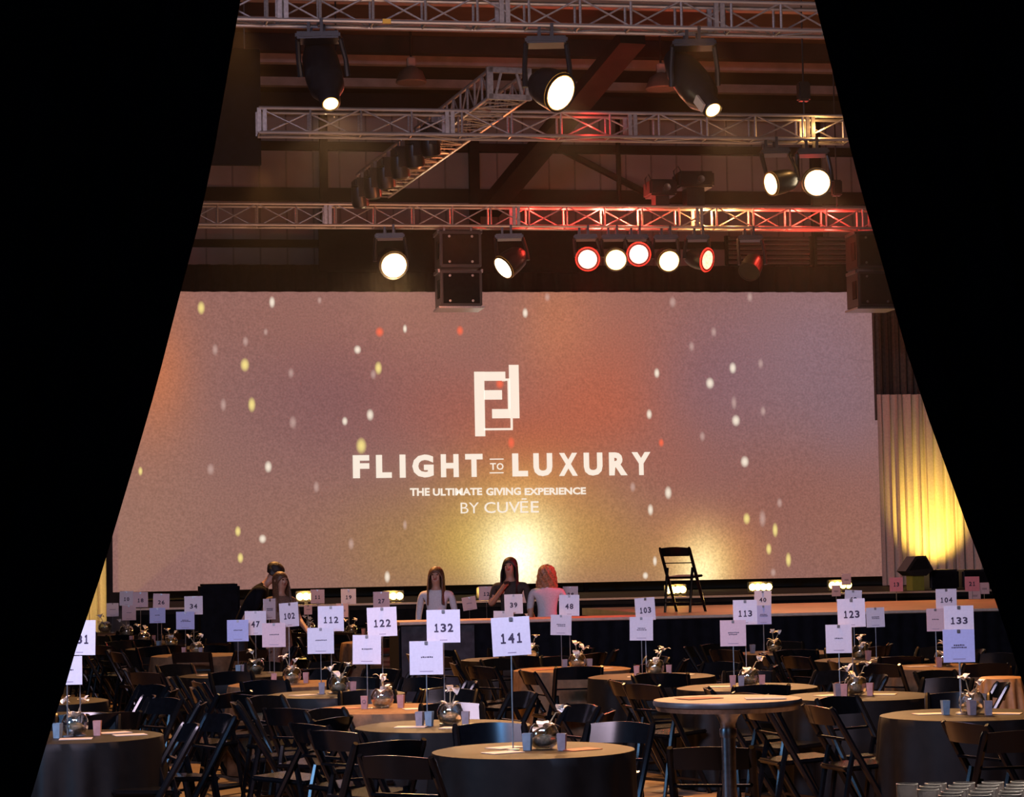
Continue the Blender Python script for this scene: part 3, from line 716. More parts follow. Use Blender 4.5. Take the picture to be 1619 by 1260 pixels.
for k, L in progs.items():
    for j, (px, dF, red) in enumerate(L):
        p = at_table(k, px, dF)
        o = link('programme', PGR if red else PG, None, (p.x, p.y, .7515), (0, 0, random.uniform(-.6, .6)))
        tag(o, '%s programme %s of the bowl on %s%s' % ('red' if red else 'white', 'left' if px < flp.get(k, (115,))[0] else 'right', TD[k], PX.get((k, j), '')), 'programme', 'programmes on the tables')

# ------------------------------------------------------------------ signs
signs = [ # table, px, py(centre), w, h, text, tint, tilt deg, dF, yaw deg
 ('141',808,1006,61,61,'141','w',2.5,.05,0), ('132',701,990,53,52,'132','w',0,-.05,0), ('132',674,1040,53,53,'~','w',0,.05,0), ('122',604,983,47,46,'122','w',1.5,-.05,0), ('122',580,1027,45,46,'~','w',-1,.05,0),
 ('112',523,978,41,40,'112','w',0,-.05,0), ('112',507,1013,42,41,'~','w',0,.05,0), ('102',457,972,28,38,'102','w',3,-.05,35), ('102',433,1004,37,38,'~','p',0,.05,0),
 ('47',404,985,34,38,'47','w',0,-.05,0), ('47',376,997,34,34,'~','b',0,.05,0), ('47',426,963,11,33,'~','w',0,-.2,62), ('34',306,957,29,29,'34','w',0,-.05,0), ('34',293,981,29,28,'~','b',0,.05,0),
 ('26',255,951,26,25,'26','p',-2,-.05,0), ('26',249,973,25,24,'~','b',0,.05,0), ('18',222,948,24,24,'18','p',0,-.05,0), ('10',200,946,22,23,'10','w',-1,0,0), ('10',204,969,22,23,'~','p',0,.1,0), ('edge',178,964,18,21,'~','w',0,0,20),
 ('131',126,1008,50,55,'131','w',-1,0,0), ('131',106,1060,48,45,'~','w',0,.08,0),
 ('19',551,943,24,24,'19','w',0,0,0), ('27',603,949,26,27,'27','p',0,0,0), ('11',502,943,22,22,'11','p',0,0,0), ('19',541,965,19,22,'~','p',0,.1,0), ('11',487,964,12,15,'~','p',0,.1,30),
 ('39',812,955,29,31,'39','w',1,0,0), ('39',796,979,32,26,'~','w',-2,.06,0), ('12',769,938,24,22,'12','p',0,0,0), ('20',823,940,21,26,'20','p',0,0,0), ('12',742,954,22,21,'~','p',8,.1,0),
 ('48',900,957,32,33,'48','w',-1,-.05,0), ('28',902,939,24,24,'28','w',0,0,0), ('48',887,988,33,32,'~','w',-2,.05,0), ('103',1020,963,32,36,'103','w',3,-.05,15), ('103',1014,994,37,37,'~','w',-1,.05,0),
 ('113',1178,968,38,39,'113','w',0,-.05,0), ('113',1159,1001,41,41,'~','p',0,.05,0), ('40',1206,947,27,26,'40','w',-2,0,0), ('40',1207,972,25,30,'~','b',0,.08,0),
 ('123',1346,969,44,45,'123','w',1,-.05,0), ('123',1326,1010,41,45,'~','w',0,.05,0), ('49',1349,946,27,26,'49','w',-3,-.1,0), ('49',1384,976,29,31,'~','w',1,0,0),
 ('104',1496,947,33,32,'104','w',0,-.05,0), ('104',1479,980,28,36,'~','p',0,.05,0), ('133',1516,979,47,43,'133','w',0,-.05,0), ('133',1516,1021,50,52,'~','b',0,.05,0)]
cmat = {'w': card_m, 'p': card_pink_lit, 'b': card_blue_lit}
STB = MB().lathe([(0,0),(.035,0),(.035,.006),(.006,.008),(0,.012)], n=20).mesh('base', rodmat)
def squiggle(parent, w_, h_, y, zc, seed, heavy=True):
    rr = random.Random(seed); mb = MB(); 
    for row in range(rr.choice((1, 2))):
        L = w_*rr.uniform(.3, .5); x = -L/2
        while x < L/2:
            s_ = rr.uniform(.004, .011); mb.box((x+s_/2, y, zc-row*.014+rr.uniform(-.001, .001)), (s_, .001, .008)); x += s_+.003
    return mb.obj('fine_print', ink_pale if not heavy else ink, parent, smooth=False)
txt_cache = {}
def digit_mesh(ch):
    if ch in txt_cache: return txt_cache[ch]
    if ch == '1':
        mb = MB(); mb.box((.03,-.0003,.03), (.30,.0006,.94)); mb.box((.0,-.0003,-.42), (.90,.0006,.17))
        mb.bar((.03,-.0003,.44), (-.30,-.0003,.24), .20, .0006, up=(0,1,0)); me = mb.mesh('digit', ink, False)
    else:
        me = fit_text(ch, .034, -.5, .5, -.5, .5, .0006); me.materials.clear(); me.materials.append(ink)
    txt_cache[ch] = me; return me
def number(tx, parent, lw, lh, z):
    n = len(tx); cw = lw/(n*1.0+(n-1)*.16)
    for i, ch in enumerate(tx):
        o = link('digit', digit_mesh(ch), parent, (-lw/2+cw*(.5+i*1.16), -.0018, z)); o.scale = (cw*(.92 if ch != '1' else .80), 1, lh)
for si, (k, px, py, wp, hp, tx, tint, tilt, dF, yw) in enumerate(signs):
    c = TC[k]; D = (Vector((c.x, c.y, .75))-CP).dot(fw)-dF
    base = at_table(k, px, dF)
    q = P(px, py, (Vector((base.x, base.y, 1.3))-CP).dot(fw))
    bx, by = q.x, q.y
    off = Vector((q.x-c.x, q.y-c.y))
    if off.length > RT_*.93: 
        off = off.normalized()*RT_*.93; bx, by = c.x+off.x, c.y+off.y
    W = wp*D/F/max(.3, math.cos(math.radians(yw))) if yw < 50 else .2; Hh = hp*D/F
    zc = q.z-.75
    what = ('number sign %s' % tx) if tx != '~' else 'name card'
    tn = {'w':'white','p':'pink-lit white','b':'blue-lit white'}[tint]
    t = thing('table_sign', '%s %s on %s%s' % (tn, what, TD[k], ', edge on' if yw > 50 else ''), 'sign', (bx, by, .75), -YAW+math.radians(yw), 'signs on the banquet tables')
    link('base', STB, t)
    MB().tube([(0,.004,.01), (0,.004,zc+Hh*.4)], .004, n=6).obj('rod', rodmat, t)
    cd_ = MB().box((0,0,0), (W, .003, Hh)).obj('card', cmat[tint], t, (q.x-bx if 0 else 0, 0, zc), smooth=False); cd_.rotation_euler = (0, -math.radians(tilt), 0)
    MB().box((0,-.004,Hh*.5-.012), (.02,.006,.022), bev=.002).obj('clip', rodmat, t, (0,0,zc))
    if tx != '~':
        number(tx, cd_, W*(.60 if len(tx) == 3 else .42), Hh*.26, -Hh*.05)
        MB().box((0,-.002,-Hh*.42), (W*.22,.001,.004)).obj('fine_print', ink_pale, cd_, smooth=False)
    else:
        squiggle(cd_, W, Hh, -.002, Hh*.02, si)
        MB().box((0,-.002,-Hh*.40), (W*.4,.001,.004)).obj('fine_print', ink_pale, cd_, smooth=False)
# far signs standing on the deck beyond the thrust stage
for (px, py, wp, hp, tx, lab) in ((1417,924,21,22,'13','pink-lit square number sign reading 13 near the wedge speaker'),(1537,923,23,23,'21','pink-lit square number sign reading 21 at far right'),
        (1556,930,16,18,'~','small pink-lit name card right of sign 21'),(1541,941,19,21,'~','small mauve-lit name card under sign 21'),(1338,916,15,18,'~','small pink-lit name card above the rightmost stage uplight'),(1322,934,14,17,'~','small grey name card in front of the rightmost stage uplight')):
    Y = 35.0; q = onY(px, py, Y); D = Y/ray(px, py).y
    t = thing('table_sign', lab, 'sign', (q.x, q.y, 0), -YAW, 'signs beyond the thrust stage')
    W = wp*D/F; Hh = hp*D/F
    link('base', STB, t); MB().tube([(0,.004,.01), (0,.004,q.z)], .006, n=6).obj('rod', rodmat, t)
    cd_ = MB().box((0,0,0), (W,.003,Hh)).obj('card', mat('rose-lit card', (.85,.30,.34), .7, noise=.05) if tx != '~' else card_pink_lit, t, (0,0,q.z), smooth=False)  # pink light on the far cards put into their colour
    if tx != '~':
        number(tx, cd_, W*.45, Hh*.3, 0)
    else: squiggle(cd_, W, Hh, -.002, 0, px)

# ------------------------------------------------------------------ silver cocktail table
q = onZ(1150, 1105, 1.07)
t = thing('cocktail_table', 'tall silver metal cocktail table with a round top and single column', 'table', (q.x, q.y, 0))
MB().lathe([(0,1.04),(.335,1.04),(.352,1.045),(.355,1.06),(.35,1.07),(0,1.071)], n=56).obj('tabletop', mat('scuffed metal top', (.17,.15,.14), .45, metal=.7, noise=.3, nscale=12), t)
rim = t.children[0]
MB().lathe([(.30,1.0405),(.31,1.02),(.335,1.02),(.345,1.041)], n=56).obj('rim', steel, t)
MB().lathe([(.10,1.04),(.085,1.02),(.05,.985),(.036,.95),(.036,.93)], n=24).obj('collar', steel, t)
MB().lathe([(.034,.03),(.034,.94)], n=20).obj('column', steel, t)
MB().lathe([(.026,.93),(.040,.93),(.042,.91),(.040,.89),(.03,.89)], n=20).obj('ring', steel, t)
for k in range(4):
    a = k*PI/2+.5; MB().bar((0,0,.05), (.30*math.cos(a), .30*math.sin(a), .02), .05, .03).obj('foot', steel, t)
for k, (px, dx, m_, lb) in enumerate(((1105,0,paper_red,'red flyer lying on the left of the silver cocktail table'),(1210,0,paper,'grey-white flyer lying on the right of the silver cocktail table'))):
    qq = onZ(px, 1104, 1.0725)
    o = MB().box((0,0,0), (.19,.14,.002)).obj('flyer', m_, None, (qq.x, qq.y, 1.0735), smooth=False); o.rotation_euler = (0,0,.3-k*.5); tag(o, lb, 'flyer')

# ------------------------------------------------------------------ glasses at the lower right
zt_ = .985
q = onZ(1412, 1236, zt_)
c0 = Vector((q.x, q.y, 0))
t = thing('bar_table', 'black covered bar table edge at the lower right under the glasses', 'table', (c0.x+.62, c0.y-.42, 0))
MB().box((0, 0, .42), (1.5, 1.0, .84), bev=.02).obj('tablecloth', matte_black, t)
MB().box((0, 0, .845), (1.46, .96, .01)).obj('tabletop', matte_black, t)
gl = MB().lathe([(.030,0),(.034,.002),(.036,.128),(.0335,.128),(.031,.008),(0,.008)], n=20).mesh('tumbler', bar_glass)
rimm = MB().lathe([(.0335,.126),(.0365,.126),(.0368,.129),(.0335,.1295)], n=20).mesh('rim', mat('glass rim', (.75,.72,.68), .15, spec=.8, noise=.1))
gi = 0
for r_ in range(5):
    for c_ in range(9):
        p = c0+Vector((.036, -.036, 0))+Vector((c_*.094+(.045 if r_ % 2 else 0), -r_*.10, 0))+Vector((0, -.016*c_, 0))
        o = thing('tumbler', 'clear glass tumbler in the packed rows at the lower right corner', 'glass', (p.x, p.y, .852), random.random(), 'clear tumblers at the lower right')
        link('body', gl, o); link('rim', rimm, o); gi += 1

# ------------------------------------------------------------------ trusses
def unit_tube(r, n=8):
    return MB().tube([(0,0,0),(0,0,1)], r, n)
CH_U = unit_tube(.024).mesh('chord', alu); BR_U = unit_tube(.0115, 6).mesh('brace', alu); VT_U = unit_tube(.016, 6).mesh('brace', alu)
def strut(name, me, a, b, parent):
    a = Vector(a); b = Vector(b); o = link(name, me, parent, a)
    o.rotation_euler = (b-a).to_track_quat('Z', 'Y').to_euler(); o.scale = (1, 1, (b-a).length); return o
FRM = MB().box((0,0,0), (.035, .30, .30)).mesh('end_plate', alu, False)
def truss(label, a, b, w_, h_, bay=.53, sect=3.1):
    a = Vector(a); b = Vector(b); d = b-a; L = d.length
    t = thing('lighting_truss', label, 'truss', a, math.atan2(d.y, d.x))
    cs = [(-w_/2, 0), (w_/2, 0), (-w_/2, h_), (w_/2, h_)]
    for (y, z) in cs: strut('chord', CH_U, (0, y, z), (L, y, z), t)
    n = max(1, round(L/bay)); s_ = L/n
    for i in range(n+1):
        x = i*s_
        for y in (-w_/2, w_/2): strut('brace', VT_U, (x, y, 0), (x, y, h_), t)
        strut('brace', BR_U, (x, -w_/2, 0), (x, w_/2, 0), t)
        if i < n:
            for y, f in ((-w_/2, 0), (w_/2, 1)):
                if (i+f) % 2: strut('brace', BR_U, (x, y, 0), (x+s_, y, h_), t)
                else: strut('brace', BR_U, (x, y, h_), (x+s_, y, 0), t)
            strut('brace', BR_U, (x, -w_/2 if i%2 else w_/2, 0), (x+s_, w_/2 if i%2 else -w_/2, 0), t)
    x = 0
    while x < L:
        for y in (-w_/2, w_/2):
            for dx in (.0, .07): MB().box((x+dx, y, h_/2), (.05, .035, h_)).obj('end_plate', alu, t, smooth=False)
        x += sect
    return t
t1 = truss('front lighting truss nearest the entrance curtains, holding two moving heads', (-.5, 25.3, 7.66), (10.5, 25.3, 7.66), .30, .31, bay=.58, sect=2.45)
t2 = truss('middle lighting truss crossing above the diagonal truss end', (2.0, 29.5, 7.20), (9.78, 29.5, 7.20), .30, .31, bay=.66, sect=2.4)
t3 = truss('rear lighting truss nearest the screen, glowing red at its right half', (-2.5, 36.5, 7.04), (12.9, 36.5, 7.04), .30, .33, bay=.62, sect=3.0)
da = P(805, 154, 29.2); db = P(590, 318, 36.9)
t4 = truss('diagonal lighting truss running back from the middle truss to the rear one', (da.x, da.y, da.z), (db.x, db.y, da.z), .50, .34, bay=.36, sect=2.5)
for z_ in (0, .34): MB().box((0, 0, z_), (.06, .54, .07)).obj('end_plate', alu, t4, smooth=False)
for y_ in (-.25, .25): MB().box((0, y_, .17), (.06, .08, .40)).obj('end_plate', alu, t4, smooth=False)
for y_ in (-.17, .17): MB().bar((0, y_, .04), (0, y_*.6, .30), .03).obj('brace', alu, t4, smooth=False)
# hoists that carry the trusses
def hoist(x, y, z, label):
    t = thing('chain_hoist', label, 'hoist', (x, y, z), 0, 'chain hoists above the trusses')
    MB().tube([(0,0,0), (0,0,ZC-z-.02)], .012, n=6).obj('chain', satin_black, t)
    MB().box((0,0,.35), (.16,.14,.26), bev=.02).obj('motor', satin_black, t)
for (x, y, z, s) in ((2.2, 25.3, 7.97, 'front truss, left end'), (7.6, 25.3, 7.97, 'front truss, right end'), (3, 29.5, 7.51, 'middle truss, left end'), (9.2, 29.5, 7.51, 'middle truss, right end'), (1, 36.5, 7.37, 'rear truss, left end'), (11.9, 36.5, 7.37, 'rear truss, right end')):
    hoist(x, y, z, 'black chain hoist holding up the '+s)
# bare point lights added inside the rear truss for its red and amber glow
for px, e, c in ((850, 30, (1,.03,.02)), (905, 40, (1,.03,.02)), (960, 90, (1,.06,.04)), (1005, 120, (1,.10,.06)), (1030, 40, (1,.03,.02)), (1125, 60, (1,.45,.14)), (1170, 45, (1,.38,.12)), (1215, 30, (1,.05,.03)), (1275, 60, (1,.05,.03)), (1335, 36, (1,.04,.03))):
    q = onY(px, 346, 36.1); lamp('truss_glow_point', 'POINT', (q.x, 36.5, 7.30), None, e*.8, c, shadow_soft_size=.05)
for px, e, c in ((930, 6, (1,.03,.02)), (1290, 14, (1,.5,.15))):
    q = onY(px, 205, 29.5); lamp('truss_glow_point', 'POINT', (q.x, 29.3, 7.35), None, e, c, shadow_soft_size=.05)
q = P(690, 300, 33.5); lamp('truss_glow_point', 'POINT', (q.x+.3, q.y, 6.3), None, 70, (1,.25,.08), shadow_soft_size=.1)

# ------------------------------------------------------------------ stage lamps
def fixture(label, Y, topx_, lens, rpx, ang, cosv, lens_m, tz, ln=.30, hr=.13, lit=None, on=True, snout=False):
    """lamp hung under a truss whose lower chord is at height tz; the lens faces image direction 'ang' (0 right, 90 down) by acos(cosv)"""
    D = Y/ray(*lens).y; r = rpx*D/F; a = onY(topx_, 630, Y); L0 = Vector((a.x, Y, tz-.13))
    t = thing('stage_lamp', label, 'stage lamp', L0, -YAW)
    Ri = Matrix.Rotation(YAW, 3, 'Z')
    lp = Ri@(P(*lens, D-.2)-L0)
    sn = math.sqrt(1-cosv*cosv)
    ax = Vector((math.cos(math.radians(ang))*sn, -cosv, -math.sin(math.radians(ang))*sn)).normalized()
    pv = lp-ax*ln*.62
    hw = hr+.05
    for y in (-.15, .15):
        for s_ in (-1, 1): MB().box((s_*.07, y, .065), (.035, .05, .17)).obj('clamp', satin_black, t, smooth=False)
    MB().box((pv.x*.4, 0, -.03), (hw*1.9, .36, .08), bev=.02).obj('base', satin_black, t)
    for s_ in (-1, 1):
        MB().tube([(pv.x*.4+s_*hw*.9, 0, -.04), (pv.x*.8+s_*hw, pv.y*.6, (pv.z-.04)*.55), (pv.x+s_*hw, pv.y, pv.z)], [.03,.028,.034], n=8).obj('yoke_arm', satin_black, t)
    if snout: prof = [(0,-ln*.75),(hr*.6,-ln*.72),(hr*.95,-ln*.4),(hr,.0),(hr*.92,ln*.25),(r*1.45,ln*.42),(r*1.3,ln*.6),(r*1.12,ln*.62),(r,ln*.6),(0,ln*.59)]
    else: prof = [(0,-ln*.6),(hr*.6,-ln*.56),(hr*.95,-ln*.3),(max(hr,r*1.1),.0),(r*1.16,ln*.45),(r*1.16,ln*.62),(r*1.04,ln*.62),(r,ln*.59),(0,ln*.58)]
    MB().lathe(prof, pv, axis=ax, n=28).obj('head', satin_black, t)
    MB().lathe([(0,ln*.61),(r*.6,ln*.61),(r*.98,ln*.60),(r,ln*.59)], pv, axis=ax, n=28).obj('lens', lens_m if on else satin_black, t)
    if on:
        k_ = 1.28 if lens_m in (lens_redhot, lens_red) else 1.14  # glowing ring stands in for the halo around a lit lens
        MB().lathe([(r*.97,ln*.612),(r*k_,ln*.60),(r*k_*1.02,ln*.56)], pv, axis=ax, n=28).obj('halo_ring', halo_red if lens_m in (lens_redhot, lens_red) else halo_amber, t)
    if lit:
        e, c, tgt = lit; wl = L0+Ri.transposed()@(lp+ax*.08)
        lamp('stage_lamp_beam', 'SPOT', wl, tgt, e, c, spot_size=math.radians(38), spot_blend=.6, shadow_soft_size=.1)
    return t, pv, ax
WARM = (1, .55, .24)
fixture('moving head under the front truss at left, small warm lens', 25.3, 508, (523, 165), 12, 76, .66, lens_warm, 7.66, .85, .21, (900, WARM, (2.0, 15, .75)), snout=True)
fixture('black wash lamp under the front truss centre with a large tilted white lens', 25.3, 874, (887, 147), 28, 35, .62, lens_hot, 7.66, .36, .20, (1200, WARM, (4.2, 17, .75)))
tt, pv, ax = fixture('black moving head under the front truss at right with a paper label', 25.3, 1108, (1128, 175), 12, 64, .66, lens_warm, 7.66, .85, .21, (900, WARM, (6.2, 15.5, .75)), snout=True)
R_ = ax.to_track_quat('Z', 'Y').to_matrix(); MB().box(pv+ax*.36+Vector((-.10,-.12,-.03)), (.03,.10,.20), R_).obj('paper_label', paper, tt, smooth=False)
fixture('lamp under the middle truss at right, seen side on with an oval yellow lens', 29.5, 1228, (1218, 291), 17, 165, .45, lens_warm, 7.2, .34, .15, (300, WARM, (3.5, 21, .75)))
fixture('very bright round warm lamp under the right end of the middle truss', 29.5, 1292, (1292, 289), 20, 90, .97, lens_hot, 7.2, .34, .17, (700, WARM, (7.5, 20, .75)))
fixture('bright round warm lamp under the rear truss at left', 36.5, 620, (623, 420), 20, 60, .88, lens_hot, 7.04, .38, .2, (800, WARM, (2.2, 24, .75)))
fixture('oval white lamp right of the hanging speaker pair', 36.5, 806, (795, 424), 18, 140, .45, lens_hot, 7.04, .38, .19)
fixture('red round lamp under the rear truss, leftmost of the red ones', 36.5, 928, (929, 410), 15, 110, .95, lens_redhot, 7.04, .34, .15, (260, (1,.05,.03), (6.0, 27.5, 1.2)))
fixture('amber round lamp under the rear truss between two red lamps', 36.5, 974, (974, 411), 16, 90, .95, lens_warm, 7.04, .34, .16)
fixture('red round lamp under the rear truss centre, slightly raised', 36.5, 1010, (1010, 402), 15, 90, .98, lens_redhot, 7.04, .34, .15)
fixture('amber round lamp under the rear truss, right of the raised red one', 36.5, 1058, (1058, 413), 16, 60, .92, lens_warm, 7.04, .34, .16)
fixture('red oval lamp under the rear truss, rightmost of the lit ones', 36.5, 1110, (1119, 411), 15, 15, .6, lens_red, 7.04, .34, .15)
fixture('unlit dark lamp under the rear truss left of the louvres', 36.5, 1190, (1184, 430), 15, 120, .7, lens_red, 7.04, .36, .16, on=False)
# paper label on the right moving head
# hanging speaker pairs
def speaker_pair(label, pa, pb, Y, depth, tz):
    a = onY(*pa, Y-depth/2); b = onY(*pb, Y-depth/2); W = b.x-a.x; H = a.z-b.z
    t = thing('hanging_speaker', label, 'speaker', ((a.x+b.x)/2, Y, b.z), 0)
    hh = H/2-.03
    for k in range(2):
        z = hh/2+.02+k*(hh+.05)
        c_ = MB().box((0,0,z), (W*.92, depth, hh), bev=.02).obj('cabinet', satin_black, t)
        MB().box((0,-depth/2-.004,z), (W*.8,.02,hh*.84), bev=.006).obj('grille', matte_black, c_)
        for s in (-1, 1):
            MB().box((s*W*.475,0,z+hh*.5), (.03,depth*.8,.05)).obj('bracket', steel, t, smooth=False)
            MB().box((s*W*.47,-depth*.2,z), (.012,depth*.3,hh*.5)).obj('handle', matte_black, t, smooth=False)
            for zz in (-.35, .35): MB().lathe([(0,0),(.02,0),(.02,.006),(0,.008)], (s*W*.25, -depth/2-.014, z+zz*hh), axis=(0,-1,0), n=10).obj('bolt', steel, t)
    MB().box((0,0,.005), (W*1.0, depth*1.05, .03)).obj('bottom_frame', steel, t, smooth=False)
    MB().box((0,0,H), (W*.98, depth*.9, .04)).obj('top_frame', satin_black, t, smooth=False)
    for s in (-1, 1): MB().box((s*W*.3,0,(H+tz-b.z)/2), (.03,.04,max(.05, tz-b.z-H+.02))).obj('clamp', steel, t, smooth=False)
    return t
speaker_pair('pair of stacked black speaker boxes hanging from the rear truss centre left', (692, 366), (766, 486), 36.5, .62, 7.04)
speaker_pair('stacked black speaker boxes hanging at the right end of the rear truss', (1352, 368), (1420, 487), 36.5, .62, 7.04)
q = onY(1352, 420, 36.2); lamp('truss_glow_point', 'POINT', (q.x-.7, 36.3, 6.6), None, 22, (1,.03,.02), shadow_soft_size=.06)
q = onY(692, 430, 36.2); lamp('stage_lamp_spill', 'POINT', (q.x-.62, 36.2, 6.1), None, 22, (1,.62,.3), shadow_soft_size=.06)
# projectors on the rear truss
for (pa, pb, lb) in (((1024,284),(1068,322),'black projector resting on the rear truss, lower left one of two'), ((1070,271),(1127,322),'black projector raised above the rear truss, taller right one of two')):
    a = onY(*pa, 36.4); b = onY(pb[0], pb[1], 36.4); W = b.x-a.x
    t = thing('projector', lb, 'projector', ((a.x+b.x)/2, 36.5, 7.39)); H = a.z-7.39
    MB().box((0,0,H-.14), (W,.5,.26), bev=.03).obj('housing', satin_black, t)
    MB().box((0,0,(H-.27)/2), (W*.5,.3,max(.03,H-.27))).obj('stand', satin_black, t, smooth=False)
    MB().lathe([(.05,0),(.06,.05),(.045,.05),(0,.03)], (W*.1,-.26,H-.15), axis=(0,-1,0), n=16).obj('lens_barrel', steel, t)
    MB().tube([(-W*.5,0,H-.15),(-W*.55,0,H+.02),(-W*.42,0,H+.1),(-W*.3,0,H-.02)], .012, n=6).obj('handle', satin_black, t)
# lamps hung along the diagonal truss, seen from behind
dd = (Vector((db.x, db.y, 0))-Vector((da.x, da.y, 0))); ddn = dd.normalized(); side = Vector((-ddn.y, ddn.x, 0))
if side.x > 0: side = -side
wds = ['first','second','third','fourth','fifth','sixth']
for k in range(6):
    f_ = .34+.115*k; p = Vector((da.x, da.y, da.z))+dd*f_+side*.34
    t = thing('stage_lamp', 'dark lamp clamped to the side of the diagonal truss, %s from the front' % wds[k], 'stage lamp', (p.x, p.y, da.z+.1), math.atan2(ddn.y, ddn.x))
    MB().box((0,-.1,.02), (.05,.2,.30)).obj('clamp', steel, t, smooth=False)
    MB().box((0,.02,-.02), (.34,.2,.16), bev=.03).obj('base', satin_black, t)
    MB().lathe([(0,-.2),(.11,-.17),(.14,0),(.13,.14),(.10,.17),(0,.165)], (0,.02,-.22), axis=(.3,-.2,-1), n=18).obj('head', satin_black, t)
    for s in (-1, 1): MB().box((s*.16,.02,-.13), (.03,.1,.22)).obj('yoke_arm', satin_black, t, smooth=False)
    if k in (0, 2, 5): MB().lathe([(0,.006),(.07,.006),(.08,0)], (.10,-.04,-.30), axis=(.2,-1,-.3), n=14, sx=.45).obj('lens', red_glint, t)  # red glints on the dark lamps, put in as small glowing discs
# black hanging panel upper left
a = onY(322, 78, 30); b = onY(413, 262, 30)
t = thing('fabric_banner', 'tall black fabric banner hanging at the upper left beside the curtain', 'panel', (b.x, 30, b.z))
MB().box((-.7, 0, (a.z-b.z)/2), (1.4, .08, a.z-b.z), bev=.01).obj('panel', matte_black, t)
for x in (-1.2, -.2): MB().tube([(x,0,a.z-b.z), (x,0,ZC-b.z)], .008, n=6).obj('cord', rodmat, t)
MB().tube([(-1.4,0,a.z-b.z), (0,0,a.z-b.z)], .02).obj('rail', satin_black, t)
# yellow tag on the front truss
q = onY(612, 47, 25.1); tag(MB().box((0,0,0), (.09,.03,.05)).obj('cable_tag', yellow_tape, None, (q.x, 25.13, 7.66), smooth=False), 'small yellow tag on the lower chord of the front truss', 'tag')

# ------------------------------------------------------------------ curtains near the camera
def interp(tab, v):
    if v <= tab[0][0]: return tab[0][1]+(v-tab[0][0])*(tab[1][1]-tab[0][1])/(tab[1][0]-tab[0][0])
    for (a, x), (b, y) in zip(tab, tab[1:]):
        if v <= b: return x+(y-x)*(v-a)/(b-a)
    (a, x), (b, y) = tab[-2], tab[-1]; return y+(v-b)*(y-x)/(b-a)
LE = [(0,377),(120,356),(250,333),(345,312),(460,281),(600,245),(720,210),(820,180),(900,156),(957,137),(1008,119),(1080,98),(1106,88),(1171,68),(1260,42)]
RE = [(0,1285),(110,1313),(220,1338),(330,1366),(400,1387),(560,1431),(680,1470),(760,1499),(850,1531),(920,1558),(985,1582),(1060,1606),(1260,1672)]
def drape(label, tab, outer_x, Dd, seed, sgn):
    rr = random.Random(seed); nv = 46; nu = 120; mb = MB(); rows = []
    v0 = ray(809, 630)
    for j in range(nv+1):
        z = 4.15*(1-j/nv)+.01
        # photo row of this height at the drape's depth
        py = 885-(z-CZ)*F/Dd; ex = interp(tab, py)
        if py > 1260: ex = interp(tab, 1260)+(py-1260)*(-.36*sgn)
        e = P(ex, py, Dd); e.z = z
        o = Vector((outer_x, e.y-(outer_x-e.x)*math.tan(YAW)*1.0, z)); row = []
        for i in range(nu+1):
            u = i/nu; p = e.lerp(o, u)
            amp = .035+.05*(1-j/nv)*.4
            ph = 2*PI*(u*9+.25*math.sin(3*u+seed)); d = amp*(math.sin(ph)+.4*math.sin(2.2*ph+seed+j*.02))*min(1, u*14+.15)
            p = p+camF*d; row.append(mb.bm.verts.new(p))
        rows.append(row)
    for j in range(nv):
        for i in range(nu): mb.bm.faces.new((rows[j][i], rows[j][i+1], rows[j+1][i+1], rows[j+1][i]))
    o = mb.obj('entrance_curtain', drape_black); tag(o, label, 'curtain')
    s_ = o.modifiers.new('thick', 'SOLIDIFY'); s_.thickness = .012; s_.offset = 0
    return o
drape('heavy black curtain on the left, pulled aside at the entrance', LE, -2.6, 6.0, 2, 1)
drape('heavy black curtain on the right, pulled aside at the entrance', RE, 4.6, 6.0, 5, -1)
a = P(-700, 0, 6.0); b = P(2400, 0, 6.0)
t = thing('curtain_rail', 'black pipe frame carrying the entrance curtains', 'rail', (a.x, a.y, 0))
MB().tube([(0,0,4.2), (b.x-a.x, b.y-a.y, 4.2)], .03).obj('crossbar', satin_black, t)
for p in ((0,0), (b.x-a.x, b.y-a.y)):
    MB().tube([(p[0],p[1],0), (p[0],p[1],4.2)], .03).obj('upright', satin_black, t); MB().box((p[0],p[1],.01), (.5,.5,.02)).obj('foot', satin_black, t, smooth=False)

# ------------------------------------------------------------------ people
def skin_body(name, J, E, mats, matfn, sub=2):
    me = bpy.data.meshes.new(name); keys = list(J); me.from_pydata([J[k][0] for k in keys], [(keys.index(a), keys.index(b)) for a, b in E], [])
    o = bpy.data.objects.new(name, me); COL.objects.link(o)
    md = o.modifiers.new('skin', 'SKIN'); md.use_smooth_shade = True
    for i, k in enumerate(keys):
        r = J[k][1]; r = r if isinstance(r, tuple) else (r, r)
        me.skin_vertices[0].data[i].radius = r; me.skin_vertices[0].data[i].use_root = (k == 'pelvis')
    o.modifiers.new('sub', 'SUBSURF').levels = sub
    dg = bpy.context.evaluated_depsgraph_get(); dg.update()
    m2 = bpy.data.meshes.new_from_object(o.evaluated_get(dg)); bpy.data.objects.remove(o)
    for m_ in mats: m2.materials.append(m_)
    m2.materials.clear()
    for m_ in mats: m2.materials.append(m_)
    for p in m2.polygons: p.material_index = matfn(p.center); p.use_smooth = True
    return m2
